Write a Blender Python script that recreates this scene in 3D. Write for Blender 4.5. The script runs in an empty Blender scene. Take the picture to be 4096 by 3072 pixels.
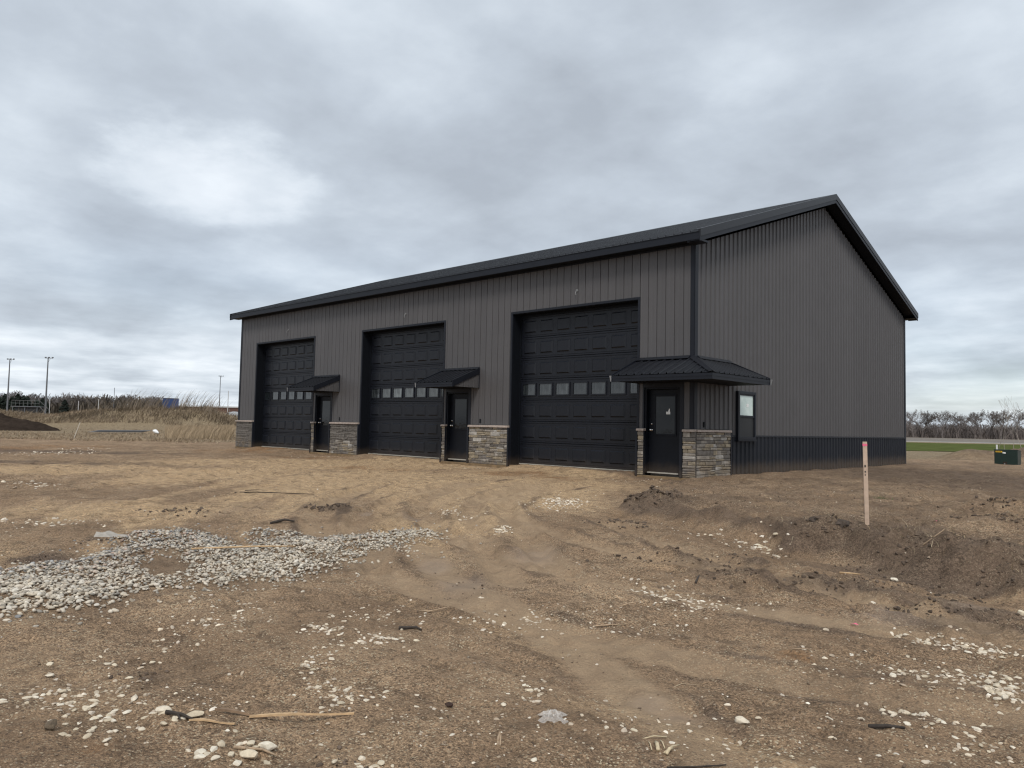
import bpy, math, random
import numpy as np
from mathutils import Matrix, Vector

# ------------------------------------------------------------------ camera, sky, sun, exposure
S = bpy.context.scene
COL = S.collection
R = math.radians
CAM = (9.4603, -16.1767, 1.0447)
YAW, PITCH, ROLL = 0.7624, 0.0551, 0.0211
cd = bpy.data.cameras.new('camera'); cam = bpy.data.objects.new('camera', cd); COL.objects.link(cam)
fw = Vector((-math.sin(YAW)*math.cos(PITCH), math.cos(YAW)*math.cos(PITCH), math.sin(PITCH)))
rt = Vector((math.cos(YAW), math.sin(YAW), 0)); up = rt.cross(fw)
r2 = math.cos(ROLL)*rt+math.sin(ROLL)*up; u2 = -math.sin(ROLL)*rt+math.cos(ROLL)*up
cam.matrix_world = Matrix(((r2.x, u2.x, -fw.x, CAM[0]), (r2.y, u2.y, -fw.y, CAM[1]), (r2.z, u2.z, -fw.z, CAM[2]), (0, 0, 0, 1)))
cd.sensor_width = 36; cd.lens = 3070.4/4096*36; cd.clip_end = 6000; cd.clip_start = .05
S.camera = cam
S.view_settings.view_transform = 'Standard'; S.view_settings.look = 'None'
S.cycles.filter_width = 1.2; S.cycles.use_denoising = True; S.cycles.denoiser = 'OPENIMAGEDENOISE'; S.view_settings.exposure = 0.47; S.view_settings.gamma = 1; S.view_settings.use_curve_mapping = False

SUN_EL, SUN_AZ = 50, 142          # azimuth clockwise from +Y
sl = bpy.data.lights.new('sun', 'SUN'); sl.energy = 1.5; sl.angle = R(16); sl.color = (1, .95, .88)
so_ = bpy.data.objects.new('sun', sl); COL.objects.link(so_)
sd = Vector((math.sin(R(SUN_AZ))*math.cos(R(SUN_EL)), math.cos(R(SUN_AZ))*math.cos(R(SUN_EL)), math.sin(R(SUN_EL))))
so_.rotation_euler = sd.to_track_quat('Z', 'Y').to_euler()


class NT:
    """tiny node-tree helper"""
    def __init__(s, tree): s.t = tree; s.n = tree.nodes; s.l = tree.links
    def add(s, typ, **kw):
        n = s.n.new(typ)
        for k, v in kw.items():
            if k == 'ins':
                for kk, vv in v.items():
                    if hasattr(vv, 'is_linked'): s.l.new(vv, n.inputs[kk])
                    else: n.inputs[kk].default_value = vv
            else: setattr(n, k, v)
        return n
    def math(s, op, a, b=0.0, clamp=False): return s.add('ShaderNodeMath', operation=op, use_clamp=clamp, ins={0: a, 1: b}).outputs[0]
    def mix(s, fac, a, b, blend='MIX'):
        n = s.add('ShaderNodeMix', data_type='RGBA', blend_type=blend, clamp_factor=True)
        for i, v in ((0, fac), (6, a), (7, b)):
            if hasattr(v, 'is_linked'): s.l.new(v, n.inputs[i])
            else: n.inputs[i].default_value = v if i == 0 else (*v, 1)
        return n.outputs[2]
    def noise(s, vec, scale, detail=4, rough=.5, dist=0.0, out=0):
        n = s.add('ShaderNodeTexNoise', ins={'Scale': scale, 'Detail': detail, 'Roughness': rough, 'Distortion': dist})
        if vec is not None: s.l.new(vec, n.inputs['Vector'])
        return n.outputs[out]
    def ramp(s, fac, *stops, interp='LINEAR'):
        n = s.add('ShaderNodeValToRGB'); s.l.new(fac, n.inputs[0]); e = n.color_ramp.elements; n.color_ramp.interpolation = interp
        while len(e) < len(stops): e.new(.5)
        for el, (p, c) in zip(e, stops): el.position = p; el.color = (*c, 1) if not isinstance(c, (int, float)) else (c, c, c, 1)
        return n.outputs[0]
    def maprange(s, v, a, b, c=0., d=1., smooth=True):
        return s.add('ShaderNodeMapRange', interpolation_type='SMOOTHSTEP' if smooth else 'LINEAR', ins={0: v, 1: a, 2: b, 3: c, 4: d}).outputs[0]


W = bpy.data.worlds.new('World'); S.world = W; W.use_nodes = True
t = NT(W.node_tree); t.n.clear()
SKYK = 0.1
sky = t.add('ShaderNodeTexSky', sky_type='NISHITA', sun_disc=False, sun_elevation=R(SUN_EL), sun_rotation=R(SUN_AZ))
tc = t.add('ShaderNodeTexCoord').outputs['Generated']
nrm = t.add('ShaderNodeVectorMath', operation='NORMALIZE', ins={0: tc}).outputs[0]
xyz = t.add('ShaderNodeSeparateXYZ', ins={0: nrm})
zc = t.math('ADD', t.math('MAXIMUM', xyz.outputs[2], 0.0), .20)
px = t.math('DIVIDE', xyz.outputs[0], zc); py = t.math('DIVIDE', xyz.outputs[1], zc)
pl = t.add('ShaderNodeCombineXYZ', ins={0: px, 1: py, 2: 0.0}).outputs[0]
n1 = t.noise(pl, .95, 8, .5, .12)
n2 = t.noise(t.add('ShaderNodeVectorMath', operation='ADD', ins={0: pl, 1: (7.3, 2.1, 4)}).outputs[0], .22, 5, .5, .3)
n3 = t.noise(t.add('ShaderNodeVectorMath', operation='ADD', ins={0: pl, 1: (1.3, 9.1, 2)}).outputs[0], 2.4, 8, .55, .08)


def lobe(az_el, w):
    x, y, z = az_el
    d = t.add('ShaderNodeVectorMath', operation='DOT_PRODUCT', ins={0: nrm, 1: Vector((x, y, z)).normalized()}).outputs['Value']
    return t.maprange(d, math.cos(R(w)), 1.0, 0, 1)


val = t.math('ADD', t.math('MULTIPLY', n1, .55), t.math('ADD', t.math('MULTIPLY', n2, .45), t.math('MULTIPLY', t.math('SUBTRACT', n3, .5), .42)))
BR = Vector((-.871, .390, .295))     # the thin bright place in the cloud sheet
n5 = t.noise(t.add('ShaderNodeMapping', ins={'Vector': nrm, 'Scale': (1, 1, 2.2)}).outputs[0], 6.0, 8, .58, .1)
tg = Vector((-BR.y, BR.x, 0)).normalized(); upv = BR.normalized().cross(tg)
ta = t.math('DIVIDE', t.add('ShaderNodeVectorMath', operation='DOT_PRODUCT', ins={0: nrm, 1: tg}).outputs['Value'], .165)
tb = t.math('DIVIDE', t.add('ShaderNodeVectorMath', operation='DOT_PRODUCT', ins={0: t.add('ShaderNodeVectorMath', operation='SUBTRACT', ins={0: nrm, 1: BR.normalized()}).outputs[0], 1: upv}).outputs['Value'], .085)
fr = t.math('GREATER_THAN', t.add('ShaderNodeVectorMath', operation='DOT_PRODUCT', ins={0: nrm, 1: BR.normalized()}).outputs['Value'], .5)
lb = t.math('MULTIPLY', fr, t.maprange(t.math('ADD', t.math('MULTIPLY', ta, ta), t.math('MULTIPLY', tb, tb)), 1.0, 0.0, 0, 1))
br = t.math('MULTIPLY', t.maprange(t.math('ADD', lb, t.math('MULTIPLY', t.math('SUBTRACT', n5, .5), 3.2)), .15, 1.1), t.maprange(lb, 0., .45))
val = t.math('ADD', val, t.math('MULTIPLY', br, .12))
hz = t.maprange(xyz.outputs[2], 0.0, .28, 1, 0)
zb2 = t.math('ADD', t.math('MAXIMUM', xyz.outputs[2], 0.0), .075)
pl2 = t.add('ShaderNodeCombineXYZ', ins={0: t.math('DIVIDE', xyz.outputs[0], zb2), 1: t.math('DIVIDE', xyz.outputs[1], zb2), 2: 3.0}).outputs[0]
n4 = t.noise(pl2, 1.0, 7, .55, .15)
val = t.math('ADD', val, t.math('MULTIPLY', t.math('SUBTRACT', n4, .48), t.math('MULTIPLY', hz, .60)))
val = t.math('ADD', val, t.math('MULTIPLY', hz, .045))
cl = t.ramp(val, (.33, (.33, .365, .412)), (.43, (.41, .455, .51)), (.51, (.50, .55, .605)), (.60, (.61, .655, .705)), (.74, (.80, .84, .87)), (.85, (1., 1., 1.)))
cl = t.add('ShaderNodeVectorMath', operation='SCALE', ins={0: cl, 3: 1.0/SKYK}).outputs[0]
gap = t.math('MULTIPLY', t.maprange(n2, .40, .30), t.math('MULTIPLY', hz, .35))
mixc = t.mix(t.math('ADD', .04, gap), (0, 0, 0), (0, 0, 0))
mn = t.n[-1]; t.l.new(cl, mn.inputs[6]); t.l.new(sky.outputs[0], mn.inputs[7])
bg = t.add('ShaderNodeBackground', ins={'Color': mixc, 'Strength': SKYK})
t.l.new(bg.outputs[0], t.add('ShaderNodeOutputWorld').inputs[0])

# ------------------------------------------------------------------ helpers
rng = np.random.default_rng(11)
random.seed(5)


def material(name, col, rough=.6, metal=0., spec=.5, bump=None, var=None, objvar=None, ior=None, coat=0.):
    """principled material; var=(scale, amount) tonal noise, bump=(scale, strength, dist), objvar=amount per-object tone"""
    m = bpy.data.materials.new(name); m.use_nodes = True; t = NT(m.node_tree); b = t.n['Principled BSDF']
    b.inputs['Roughness'].default_value = rough; b.inputs['Metallic'].default_value = metal
    b.inputs['Specular IOR Level'].default_value = spec; b.inputs['Coat Weight'].default_value = coat
    if ior: b.inputs['IOR'].default_value = ior
    pos = t.add('ShaderNodeTexCoord').outputs['Object']
    c = t.add('ShaderNodeRGB'); c.outputs[0].default_value = (*col, 1); c = c.outputs[0]
    if var:
        f = t.maprange(t.noise(pos, var[0], 5, .6), .3, .7, 1-var[1], 1+var[1], False)
        c = t.add('ShaderNodeVectorMath', operation='SCALE', ins={0: c, 3: f}).outputs[0]
    if objvar:
        f = t.maprange(t.add('ShaderNodeObjectInfo').outputs['Random'], 0, 1, 1-objvar, 1+objvar, False)
        c = t.add('ShaderNodeVectorMath', operation='SCALE', ins={0: c, 3: f}).outputs[0]
    t.l.new(c, b.inputs['Base Color'])
    if bump:
        bn = t.add('ShaderNodeBump', ins={'Strength': bump[1], 'Distance': bump[2], 'Height': t.noise(pos, bump[0], 6, .6)})
        t.l.new(bn.outputs[0], b.inputs['Normal'])
    return m


def vcol_material(name, rough=.85, bump=(40, .5, .01), var=(25, .2), spec=.3, objvar=None):
    """base colour from the mesh's own colour attribute Col"""
    m = material(name, (1, 1, 1), rough, spec=spec, bump=bump); t = NT(m.node_tree); b = t.n['Principled BSDF']
    pos = t.add('ShaderNodeTexCoord').outputs['Object']
    c = t.add('ShaderNodeAttribute', attribute_name='Col').outputs['Color']
    f = t.maprange(t.noise(pos, var[0], 5, .65), .3, .7, 1-var[1], 1+var[1], False)
    c = t.add('ShaderNodeVectorMath', operation='SCALE', ins={0: c, 3: f}).outputs[0]
    t.l.new(c, b.inputs['Base Color'])
    return m


def tag(o, label=None, cat=None, group=None, kind=None):
    if label: o['label'] = label
    if cat: o['category'] = cat
    if group: o['group'] = group
    if kind: o['kind'] = kind
    return o


def empty(name, loc=(0, 0, 0), rz=0):
    o = bpy.data.objects.new(name, None); COL.objects.link(o); o.location = loc; o.rotation_euler = (0, 0, rz)
    o.empty_display_size = .2
    return o


def link(name, me, parent=None, loc=None, rot=None, scale=None):
    o = bpy.data.objects.new(name, me); COL.objects.link(o)
    if parent is not None: o.parent = parent
    if loc is not None: o.location = loc
    if rot is not None: o.rotation_euler = rot
    if scale is not None: o.scale = scale
    return o


class MB:
    def __init__(s): s.v = []; s.f = []
    def poly(s, pts):
        b = len(s.v); s.v += [tuple(p) for p in pts]; s.f.append(tuple(range(b, b+len(pts)))); return s
    def hexa(s, p):      # 8 points: bottom 4 ccw, top 4 ccw
        b = len(s.v); s.v += [tuple(q) for q in p]
        for f in ((3, 2, 1, 0), (4, 5, 6, 7), (0, 1, 5, 4), (1, 2, 6, 5), (2, 3, 7, 6), (3, 0, 4, 7)): s.f.append(tuple(b+i for i in f))
        return s
    def box(s, x0, x1, y0, y1, z0, z1):
        return s.hexa([(x0, y0, z0), (x1, y0, z0), (x1, y1, z0), (x0, y1, z0), (x0, y0, z1), (x1, y0, z1), (x1, y1, z1), (x0, y1, z1)])
    def tube(s, pts, rad, n=6, cap=True):
        pts = [Vector(p) for p in pts]; k = len(pts)
        if isinstance(rad, (int, float)): rad = [rad]*k
        b = len(s.v)
        for i, p in enumerate(pts):
            d = (pts[min(i+1, k-1)]-pts[max(i-1, 0)]).normalized()
            a = d.orthogonal().normalized() if i == 0 else (a-d*a.dot(d)).normalized()
            c = d.cross(a)
            for j in range(n):
                w = 2*math.pi*j/n; s.v.append(tuple(p+(a*math.cos(w)+c*math.sin(w))*rad[i]))
        for i in range(k-1):
            for j in range(n): s.f.append((b+i*n+j, b+i*n+(j+1) % n, b+(i+1)*n+(j+1) % n, b+(i+1)*n+j))
        if cap: s.f.append(tuple(b+j for j in reversed(range(n)))); s.f.append(tuple(b+(k-1)*n+j for j in range(n)))
        return s
    def strip(s, A, B):  # quads between two equal polylines
        b = len(s.v); n = len(A); s.v += [tuple(p) for p in A]+[tuple(p) for p in B]
        for i in range(n-1): s.f.append((b+i, b+i+1, b+n+i+1, b+n+i))
        return s
    def sphere(s, c, r, n=8, m=6, sq=(1, 1, 1)):
        b = len(s.v)
        for i in range(m+1):
            th = math.pi*i/m
            for j in range(n):
                ph = 2*math.pi*j/n; s.v.append((c[0]+r*sq[0]*math.sin(th)*math.cos(ph), c[1]+r*sq[1]*math.sin(th)*math.sin(ph), c[2]+r*sq[2]*math.cos(th)))
        for i in range(m):
            for j in range(n): s.f.append((b+i*n+j, b+i*n+(j+1) % n, b+(i+1)*n+(j+1) % n, b+(i+1)*n+j))
        return s
    def mesh(s, name, mat, smooth=False):
        me = bpy.data.meshes.new(name); me.from_pydata(s.v, [], s.f)
        if mat: me.materials.append(mat)
        if smooth: me.polygons.foreach_set('use_smooth', [True]*len(me.polygons))
        me.update(); return me
    def build(s, name, mat, parent=None, smooth=False, bevel=0, **kw):
        o = link(name, s.mesh(name, mat, smooth), parent, **kw)
        if bevel: bv = o.modifiers.new('bevel', 'BEVEL'); bv.width = bevel; bv.segments = 2; bv.limit_method = 'ANGLE'
        return o


def np_mesh(name, V, F, mat=None, col=None, smooth=False, attrs=None):
    """V (n,3), F (m,k) arrays, fast"""
    me = bpy.data.meshes.new(name); V = np.asarray(V, np.float32); F = np.asarray(F, np.int32); k = F.shape[1]
    me.vertices.add(len(V)); me.vertices.foreach_set('co', V.ravel())
    me.loops.add(F.size); me.loops.foreach_set('vertex_index', F.ravel())
    me.polygons.add(len(F)); me.polygons.foreach_set('loop_start', np.arange(0, F.size, k, dtype=np.int32))
    me.polygons.foreach_set('use_smooth', np.full(len(F), smooth))
    me.update(calc_edges=True)
    at = dict(attrs or {})
    if col is not None: at['Col'] = col
    for nm, c in at.items():
        a = me.color_attributes.new(nm, 'FLOAT_COLOR', 'POINT'); c = np.asarray(c, np.float32)
        if c.shape[1] == 3: c = np.concatenate([c, np.ones((len(c), 1), np.float32)], 1)
        a.data.foreach_set('color', c.ravel())
    if mat: me.materials.append(mat)
    return me


_T = np.random.default_rng(3).random((256, 256))


def vnoise(x, y):
    xi = np.floor(x).astype(int); yi = np.floor(y).astype(int); fx = x-xi; fy = y-yi
    fx = fx*fx*fx*(fx*(fx*6-15)+10); fy = fy*fy*fy*(fy*(fy*6-15)+10)
    a = _T[xi & 255, yi & 255]; b = _T[(xi+1) & 255, yi & 255]; c = _T[xi & 255, (yi+1) & 255]; d = _T[(xi+1) & 255, (yi+1) & 255]
    return (a*(1-fx)+b*fx)*(1-fy)+(c*(1-fx)+d*fx)*fy


def fbm(x, y, sc, octv=4, gain=.5, off=0.):
    s = 0; a = 1; n = 0
    for i in range(octv):
        s = s+a*(vnoise(x*sc+off+17.3*i, y*sc+off*1.7+9.1*i)*2-1); n += a; a *= gain; sc *= 2.03
    return s/n


def sstep(a, b, x):
    t = np.clip((x-a)/(b-a), 0, 1); return t*t*(3-2*t)


# ------------------------------------------------------------------ main dimensions (metres)
L, D, H = 22.57, 15.67, 5.53       # front length along -x, depth along +y, eave wall height
ZC = 1.0                            # top of the stone veneer
SO = 1.667                          # stone return on the side wall
UNITS = [(-21.115, -16.62, -16.33), (-13.44, -9.003, -8.765), (-6.0, -1.592, -1.329)]   # overhead l, r, entry-door left
ZT = 4.33; REC = .34

# ------------------------------------------------------------------ terrain height
SN, CS = math.sin(YAW), math.cos(YAW)


def uv(x, y): dx = x-CAM[0]; dy = y-CAM[1]; return dx*CS+dy*SN, -dx*SN+dy*CS
def xy(u, v): return CAM[0]+u*CS-v*SN, CAM[1]+u*SN+v*CS


BX = [-30, 0.0, .6, 1.3, 2.0, 2.67, 3.3, 3.74, 4.53, 5.1, 5.52, 6.0, 6.28, 6.86, 7.47, 8.2, 10, 14, 30]
BY = [4.0, -.5, -2.0, -4.0, -5.5, -5.75, -5.7, -5.95, -6.35, -6.5, -6.75, -6.7, -6.85, -7.0, -7.35, -7.65, -8.2, -9, -11]
MOUNDS = [(2.35, -5.1, .5, .35, .17), (-.8, -9.42, .35, .3, .09), (1.65, -8.35, .3, .25, .03), (-1.75, -11.4, .5, .35, .07), (.2, -12.75, .5, .3, .08), (5.75, -6.55, .28, .25, .16),
          (6.6, -2.1, .8, .5, .16), (7.0, -3.9, .5, .35, .18), (7.1, -4.3, .7, .3, .12), (6.9, -6.9, .5, .3, .1), (7.6, -7.2, .6, .3, .14), (.2, -10.6, .4, .3, .07), (-4, -12.2, 1.5, .4, .06), (-9, -8, 2, .5, .08),
          (5.3, -6.62, .3, .2, .10), (6.15, -6.72, .25, .18, .12), (6.6, -6.85, .3, .2, .14), (7.2, -7.05, .3, .2, .12), (7.55, -7.35, .25, .2, .13), (7.95, -7.6, .3, .2, .12), (4.7, -6.4, .3, .2, .07), (3.9, -6.0, .3, .2, .06), (6.35, -7.1, .2, .15, .08), (7.0, -7.45, .2, .15, .08),
          (4.6, -8.6, .8, .2, .04), (6.4, -8.8, .9, .15, .05), (7.5, -9.0, .7, .12, .05)]
TRACKS = [[(2.6, -11.5), (2.15, -11.04), (.98, -10.25), (-.04, -9.39), (-.55, -8.74), (-1.4, -7.63), (-2.31, -5.98), (-3.2, -3.6), (-3.8, -1.5)],
          [(3.2, -11.5), (2.27, -10.89), (1.5, -10.2), (.79, -9.23), (.43, -8.76), (-.27, -7.73), (-1.1, -6.41), (-1.9, -4.2), (-2.4, -1.5)],
          [(4.4, -10.9), (3.18, -9.96), (2.08, -9.05), (1.33, -8.55), (.22, -7.35), (-.63, -6.07), (-1.36, -4.43), (-2.21, -2.22)],
          [(4.9, -10.4), (3.54, -9.52), (2.44, -8.59), (1.67, -8.1), (.54, -6.91), (-.14, -5.75), (-.7, -4.41), (-1.2, -2.2)],
          [(2.6, -10.4), (3.2, -10.8), (3.99, -11.24), (4.95, -11.54), (6.03, -11.95), (6.97, -12.45), (7.8, -12.95), (8.6, -13.6)],
          [(8.6, -9.5), (7.4, -9.15), (6.2, -8.8), (5.0, -8.35), (3.9, -7.75), (2.9, -7.2)]]
PILE = [(.3, -15.6), (1.0, -14.45), (.95, -13.77), (.44, -13.1), (.1, -12.98), (-.32, -12.26), (-.6, -11.9), (.15, -11.66), (1.21, -11.87), (.3, -11.47), (.37, -11.2), (.84, -10.77), (1.21, -10.64), (1.6, -9.9), (1.49, -8.9), (2.08, -9.54), (2.4, -10.4), (2.76, -11.01), (2.9, -11.31), (3.1, -11.9), (3.2, -12.63), (3.1, -13.04), (3.0, -13.43), (2.95, -13.69), (3.2, -13.94), (3.08, -14.51), (3.3, -15.6)]


CX, CY = 5.3, -2.0                  # everything drives round this point to the doors
def arc(r, a0, a1, n=26): return [(CX+r*math.cos(R(a0+(a1-a0)*i/n)), CY+r*math.sin(R(a0+(a1-a0)*i/n))) for i in range(n+1)]
TRACKS += [arc(8.2, -55, -165), arc(9.75, -48, -158), arc(6.9, -88, -172)]


def sweep(x, y):
    r = np.hypot(x-CX, y-CY); th = np.arctan2(y-CY, x-CX)
    k = sstep(5.2, 6.6, r)*(1-sstep(13.5, 16, r))*(y < -.6)*(1-sstep(-.2, .35, th))
    return k, r, th*8.5


def in_poly(x, y, P):
    c = np.zeros(x.shape, bool); n = len(P)
    for i in range(n):
        x0, y0 = P[i]; x1, y1 = P[(i+1) % n]
        if y0 == y1: continue
        m = ((y0 > y) != (y1 > y)) & (x < (x1-x0)*(y-y0)/(y1-y0)+x0); c ^= m
    return c


def dist_poly(x, y, P, closed=False):
    """distance to a polyline and arc length at the foot point"""
    best = np.full(x.shape, 1e9); arc = np.zeros(x.shape); s0 = 0
    Q = P+[P[0]] if closed else P
    for (x0, y0), (x1, y1) in zip(Q[:-1], Q[1:]):
        dx, dy = x1-x0, y1-y0; l = math.hypot(dx, dy)+1e-9
        tt = np.clip(((x-x0)*dx+(y-y0)*dy)/(l*l), 0, 1)
        d = np.hypot(x-x0-tt*dx, y-y0-tt*dy); m = d < best
        best = np.where(m, d, best); arc = np.where(m, s0+tt*l, arc); s0 += l
    return best, arc


def shelf(x, y):
    yb = np.interp(x, BX, BY)
    e = fbm(x, y, 1.1, 3, .55, 4.)*.32+fbm(x, y, 4.5, 2, .5, 8.)*.10
    return sstep(-.42, .28, y-yb+e)


def blob(x, y, lst, pw=1.):
    s = np.zeros(x.shape)
    for bx, by, a, b in lst:
        du = (x-bx)*CS+(y-by)*SN; dv = -(x-bx)*SN+(y-by)*CS
        s = np.maximum(s, np.exp(-((du/a)**2+(dv/b)**2)))
    return s


SANDY = [(-4.31, -6.02, 2.73, 3.93), (-.3, -5.88, 1.61, 2.78), (-7.15, -8.05, 2.25, 2.78), (-2.78, -12.09, 1.29, 1.2), (-1.91, -3.38, 2.0, 2.5), (1.48, -9.23, .85, 1.27), (-11.02, -9.95, 2.2, 2.41), (-10, -3, 5, 3), (-4, -1, 3, 2)]
DARK = [(6.53, -8.72, 1.19, .61), (7.85, -9.01, .61, .44), (5.57, -8.88, .64, .71), (7.16, -6.98, .8, .91), (6.13, -6.16, .92, .82), (2.4, -5.1, .6, .5), (3.56, 7.53, 2.2, 5), (.62, -13.95, .61, .38), (-.27, -12.64, .4, .48), (4.36, -11.27, .3, .4), (4.79, -14.3, .14, .14), (-.8, -9.42, .4, .35), (-14, -10, 4, 1.0), (-22, -8, 6, 1.5), (-1.1, 30.5, 2.2, 1.6), (3.1, 35.1, 5, 3.5), (1.1, 31.1, 1.4, 1.2), (7.6, -7.6, 1.2, .5), (6.6, -7.2, 1.0, .35)]
ORANGE = [(-19.9, -.8, 2.06, 2.4), (-14.28, -1.4, 1.35, 1.6), (-4.44, -1.6, 1.23, 1.1), (-2.76, -2.0, .75, .9), (-25.48, -6.52, 2.52, 3.72), (7.18, -11.02, .2, .17), (7.66, -11.48, .15, .13), (5.68, -14.87, .2, .15), (-8, -3.5, 1.5, .8)]
WET = [(3.36, -10.89, .22, .42), (4.19, -11.26, .28, .45), (7.01, -12.44, .15, .18), (7.23, -12.48, .16, .11), (3.6, -9.65, .34, .5), (-.15, -9.21, .19, .24), (.48, -8.85, .22, .29), (7.35, -9.5, .4, .25), (7.72, -8.43, .33, .2)]


def ground_z(x, y):
    x = np.asarray(x, float); y = np.asarray(y, float); u, v = uv(x, y)
    z = -.47+.27*sstep(3, 18, v)
    z = z+(-.3-z)*sstep(36, 48, v)
    sh = shelf(x, y); near = 1-sstep(20, 40, v)
    z = z+sh*near*(.20-.09*sstep(8, 16, v))-near*.06*np.exp(-((y-np.interp(x, BX, BY)+.55)/.35)**2)*(x > 2.2)*(v < 14)+near*sh*(1-sh)*4*(.10*fbm(x, y, 2.6, 4, .62, 2.)+.02)
    wild = 1-sstep(34, 60, v)
    zone = .35+.65*np.clip(sh+sstep(-4, -9, x)*.8+sstep(1.2, .2, np.abs(y+8.7-.35*(6-x)))*.7*(x > 3), 0, 1)
    z = z+wild*zone*(fbm(x, y, .45, 3, .5, 1.)*.06+fbm(x, y, 1.7, 3, .55, 2.)*.05)
    rid = np.abs(fbm(x*.8, y*1.2, 3.6, 3, .6, 6.))
    z = z+wild*zone*((.28-rid)*.12*(1+.9*blob(x, y, DARK[:6])*(v < 20))*(1-sstep(18, 36, v)))+wild*(.4+.6*zone)*fbm(x, y, 8., 3, .62, 3.)*.024
    kk, rr, tt = sweep(x, y)
    z = z+kk*(fbm(rr, tt*.16, 1.9, 4, .6, 7.)*.045+fbm(rr, tt*.3, 6., 2, .5, 2.)*.012)
    for mx, my, a, b, h in MOUNDS:
        m = (np.abs(x-mx) < 3*a) & (np.abs(y-my) < 3*max(a, b))
        if not m.any(): continue
        xm, ym = x[m] if x.ndim else x, y[m] if y.ndim else y
        du = (xm-mx)*CS+(ym-my)*SN; dv = -(xm-mx)*SN+(ym-my)*CS
        g = np.exp(-((du/a)**2+(dv/b)**2)*1.2)
        add = h*g*(1+.55*fbm(xm, ym, 3.3, 4, .6, 5.))
        z[m] = z[m]+add
    m = (v < 24) & (v > 1) & (np.abs(u) < 14)
    if m.any():
        xm, ym, um, vm = x[m], y[m], u[m], v[m]; zz = np.zeros(xm.shape)
        for i, T in enumerate(TRACKS):
            d, s = dist_poly(xm, ym, T)
            w = .17 if i < 4 else (.3 if i == 4 else .24)
            k = sstep(w, w*.55, d)
            zz += (-k*(.04 if i != 4 else .02)+(.036 if i != 4 else .012)*np.exp(-((d-w*1.3)/.075)**2)*(.6+.6*fbm(xm, ym, 3., 2, .5, 2.)))*(.45+.55*sstep(6, 9, vm))
            if i != 4: zz += k*.009*np.sin(s*2*math.pi/.24+d*12)*(vm < 16)
        d, s = dist_poly(xm, ym, PILE, True); ins = in_poly(xm, ym, PILE)
        zz += np.where(ins, .045*sstep(0, .5, d), 0)
        z[m] = z[m]+zz
    # flat pad under the building, heaps of dirt against its foot
    dxo = np.maximum(np.maximum(-L-x, x), 0); dyo = np.maximum(np.maximum(-y, y-D), 0); dd = np.hypot(dxo, dyo)
    inside = (x < 0) & (x > -L) & (y > 0) & (y < D)
    near_w = np.exp(-(dd/.55)**2)
    base = np.where(x > -.02, -.06, -.175)
    z = z*(1-near_w*.85)+(base+fbm(x, y, 1.3, 3, .5, 7)*.035)*near_w*.85
    for l, r, m_ in UNITS:
        k = sstep(l-.1, l+.3, x)*sstep(r+.1, r-.3, x)*np.exp(-((np.minimum(y, 0))/.75)**2)*(y < .4)
        z = z+k*(.125+.03*fbm(x, y, 1.5, 2, .5, 3.))
    z = np.where(inside, np.where((y < REC) & (x > -21.1) & (x < -1.6), np.minimum(z, -.035), -.3), z)
    # berm beyond the left field, heaps on the right
    w = 6.5+2.5*fbm(x, y, .06, 2, .5, 2.)
    bt = (v-104)/w
    prof = np.where(bt < 0, np.exp(-(bt**2)*1.1), np.exp(-(bt/2.5)**2))
    z = z+(2.7+.9*fbm(x, y, .09, 3, .5, 1.)-1.1*sstep(-46, -66, u))*prof*sstep(-34.5, -43, u)*sstep(-140, -110, u)
    for hx, hy, a, b, h in ((24.6, 41.0, 1.5, 1.0, .5), (26.6, 40.0, .9, .8, .45), (30.8, 41.5, 3.0, 2.2, 1.9)):   # in u, v
        g = np.exp(-((u-hx)/a)**2-((v-hy)/b)**2); z = z+h*g*(1+.3*fbm(x, y, .8, 3, .55, 5.))
    return z


# ------------------------------------------------------------------ ground sheet
def axis(first, fine_to, fine, g, mid_to, g2, end):
    a = [first]
    while a[-1] < end:
        p = a[-1]; a.append(p+(fine if p < fine_to else (max(fine, g*p) if p < mid_to else g2*p)))
    return a


va = [-14, -9, -6, -4, -2.5, -1.2, -.2, .6, 1.2, 1.6]+axis(2.0, 5.2, .034, .0068, 55, .03, 2600)
ua = axis(.02, 3.6, .04, .0112, 55, .05, 2600)
ua = [-a for a in reversed(ua)]+ua
UU, VV = np.meshgrid(np.array(ua), np.array(va))
GX, GY = xy(UU, VV)
GZ = ground_z(GX.ravel(), GY.ravel())
gx, gy = GX.ravel(), GY.ravel(); nu, nv = len(ua), len(va)
idx = np.arange(nu*nv).reshape(nv, nu)
GF = np.stack([idx[:-1, :-1], idx[:-1, 1:], idx[1:, 1:], idx[1:, :-1]], -1).reshape(-1, 4)
gu, gv = uv(gx, gy)
_sh = shelf(gx, gy)*(1-sstep(30, 45, gv))
tmask = np.zeros(gx.shape); _m = (gv < 24) & (gv > 1) & (np.abs(gu) < 14)
for trk in TRACKS: tmask[_m] = np.maximum(tmask[_m], sstep(.26, .12, dist_poly(gx[_m], gy[_m], trk)[0]))
_k, _r, _t = sweep(gx, gy); swp = _k*fbm(_r, _t*.13, 2.3, 4, .6, 3.)
a_t = np.clip(tmask*(.75+.9*fbm(gx, gy, .6, 3, .6, 1.)), 0, 1)
a_s = np.clip(.8*swp+blob(gx, gy, SANDY)*1.15+.25*fbm(gx, gy, .7, 3, .5, 3.), 0, 1)*(1-.75*_sh)
tr_s = np.zeros(gx.shape); tr_d = np.full(gx.shape, 9.); tr_2 = np.full(gx.shape, 9.)
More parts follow.
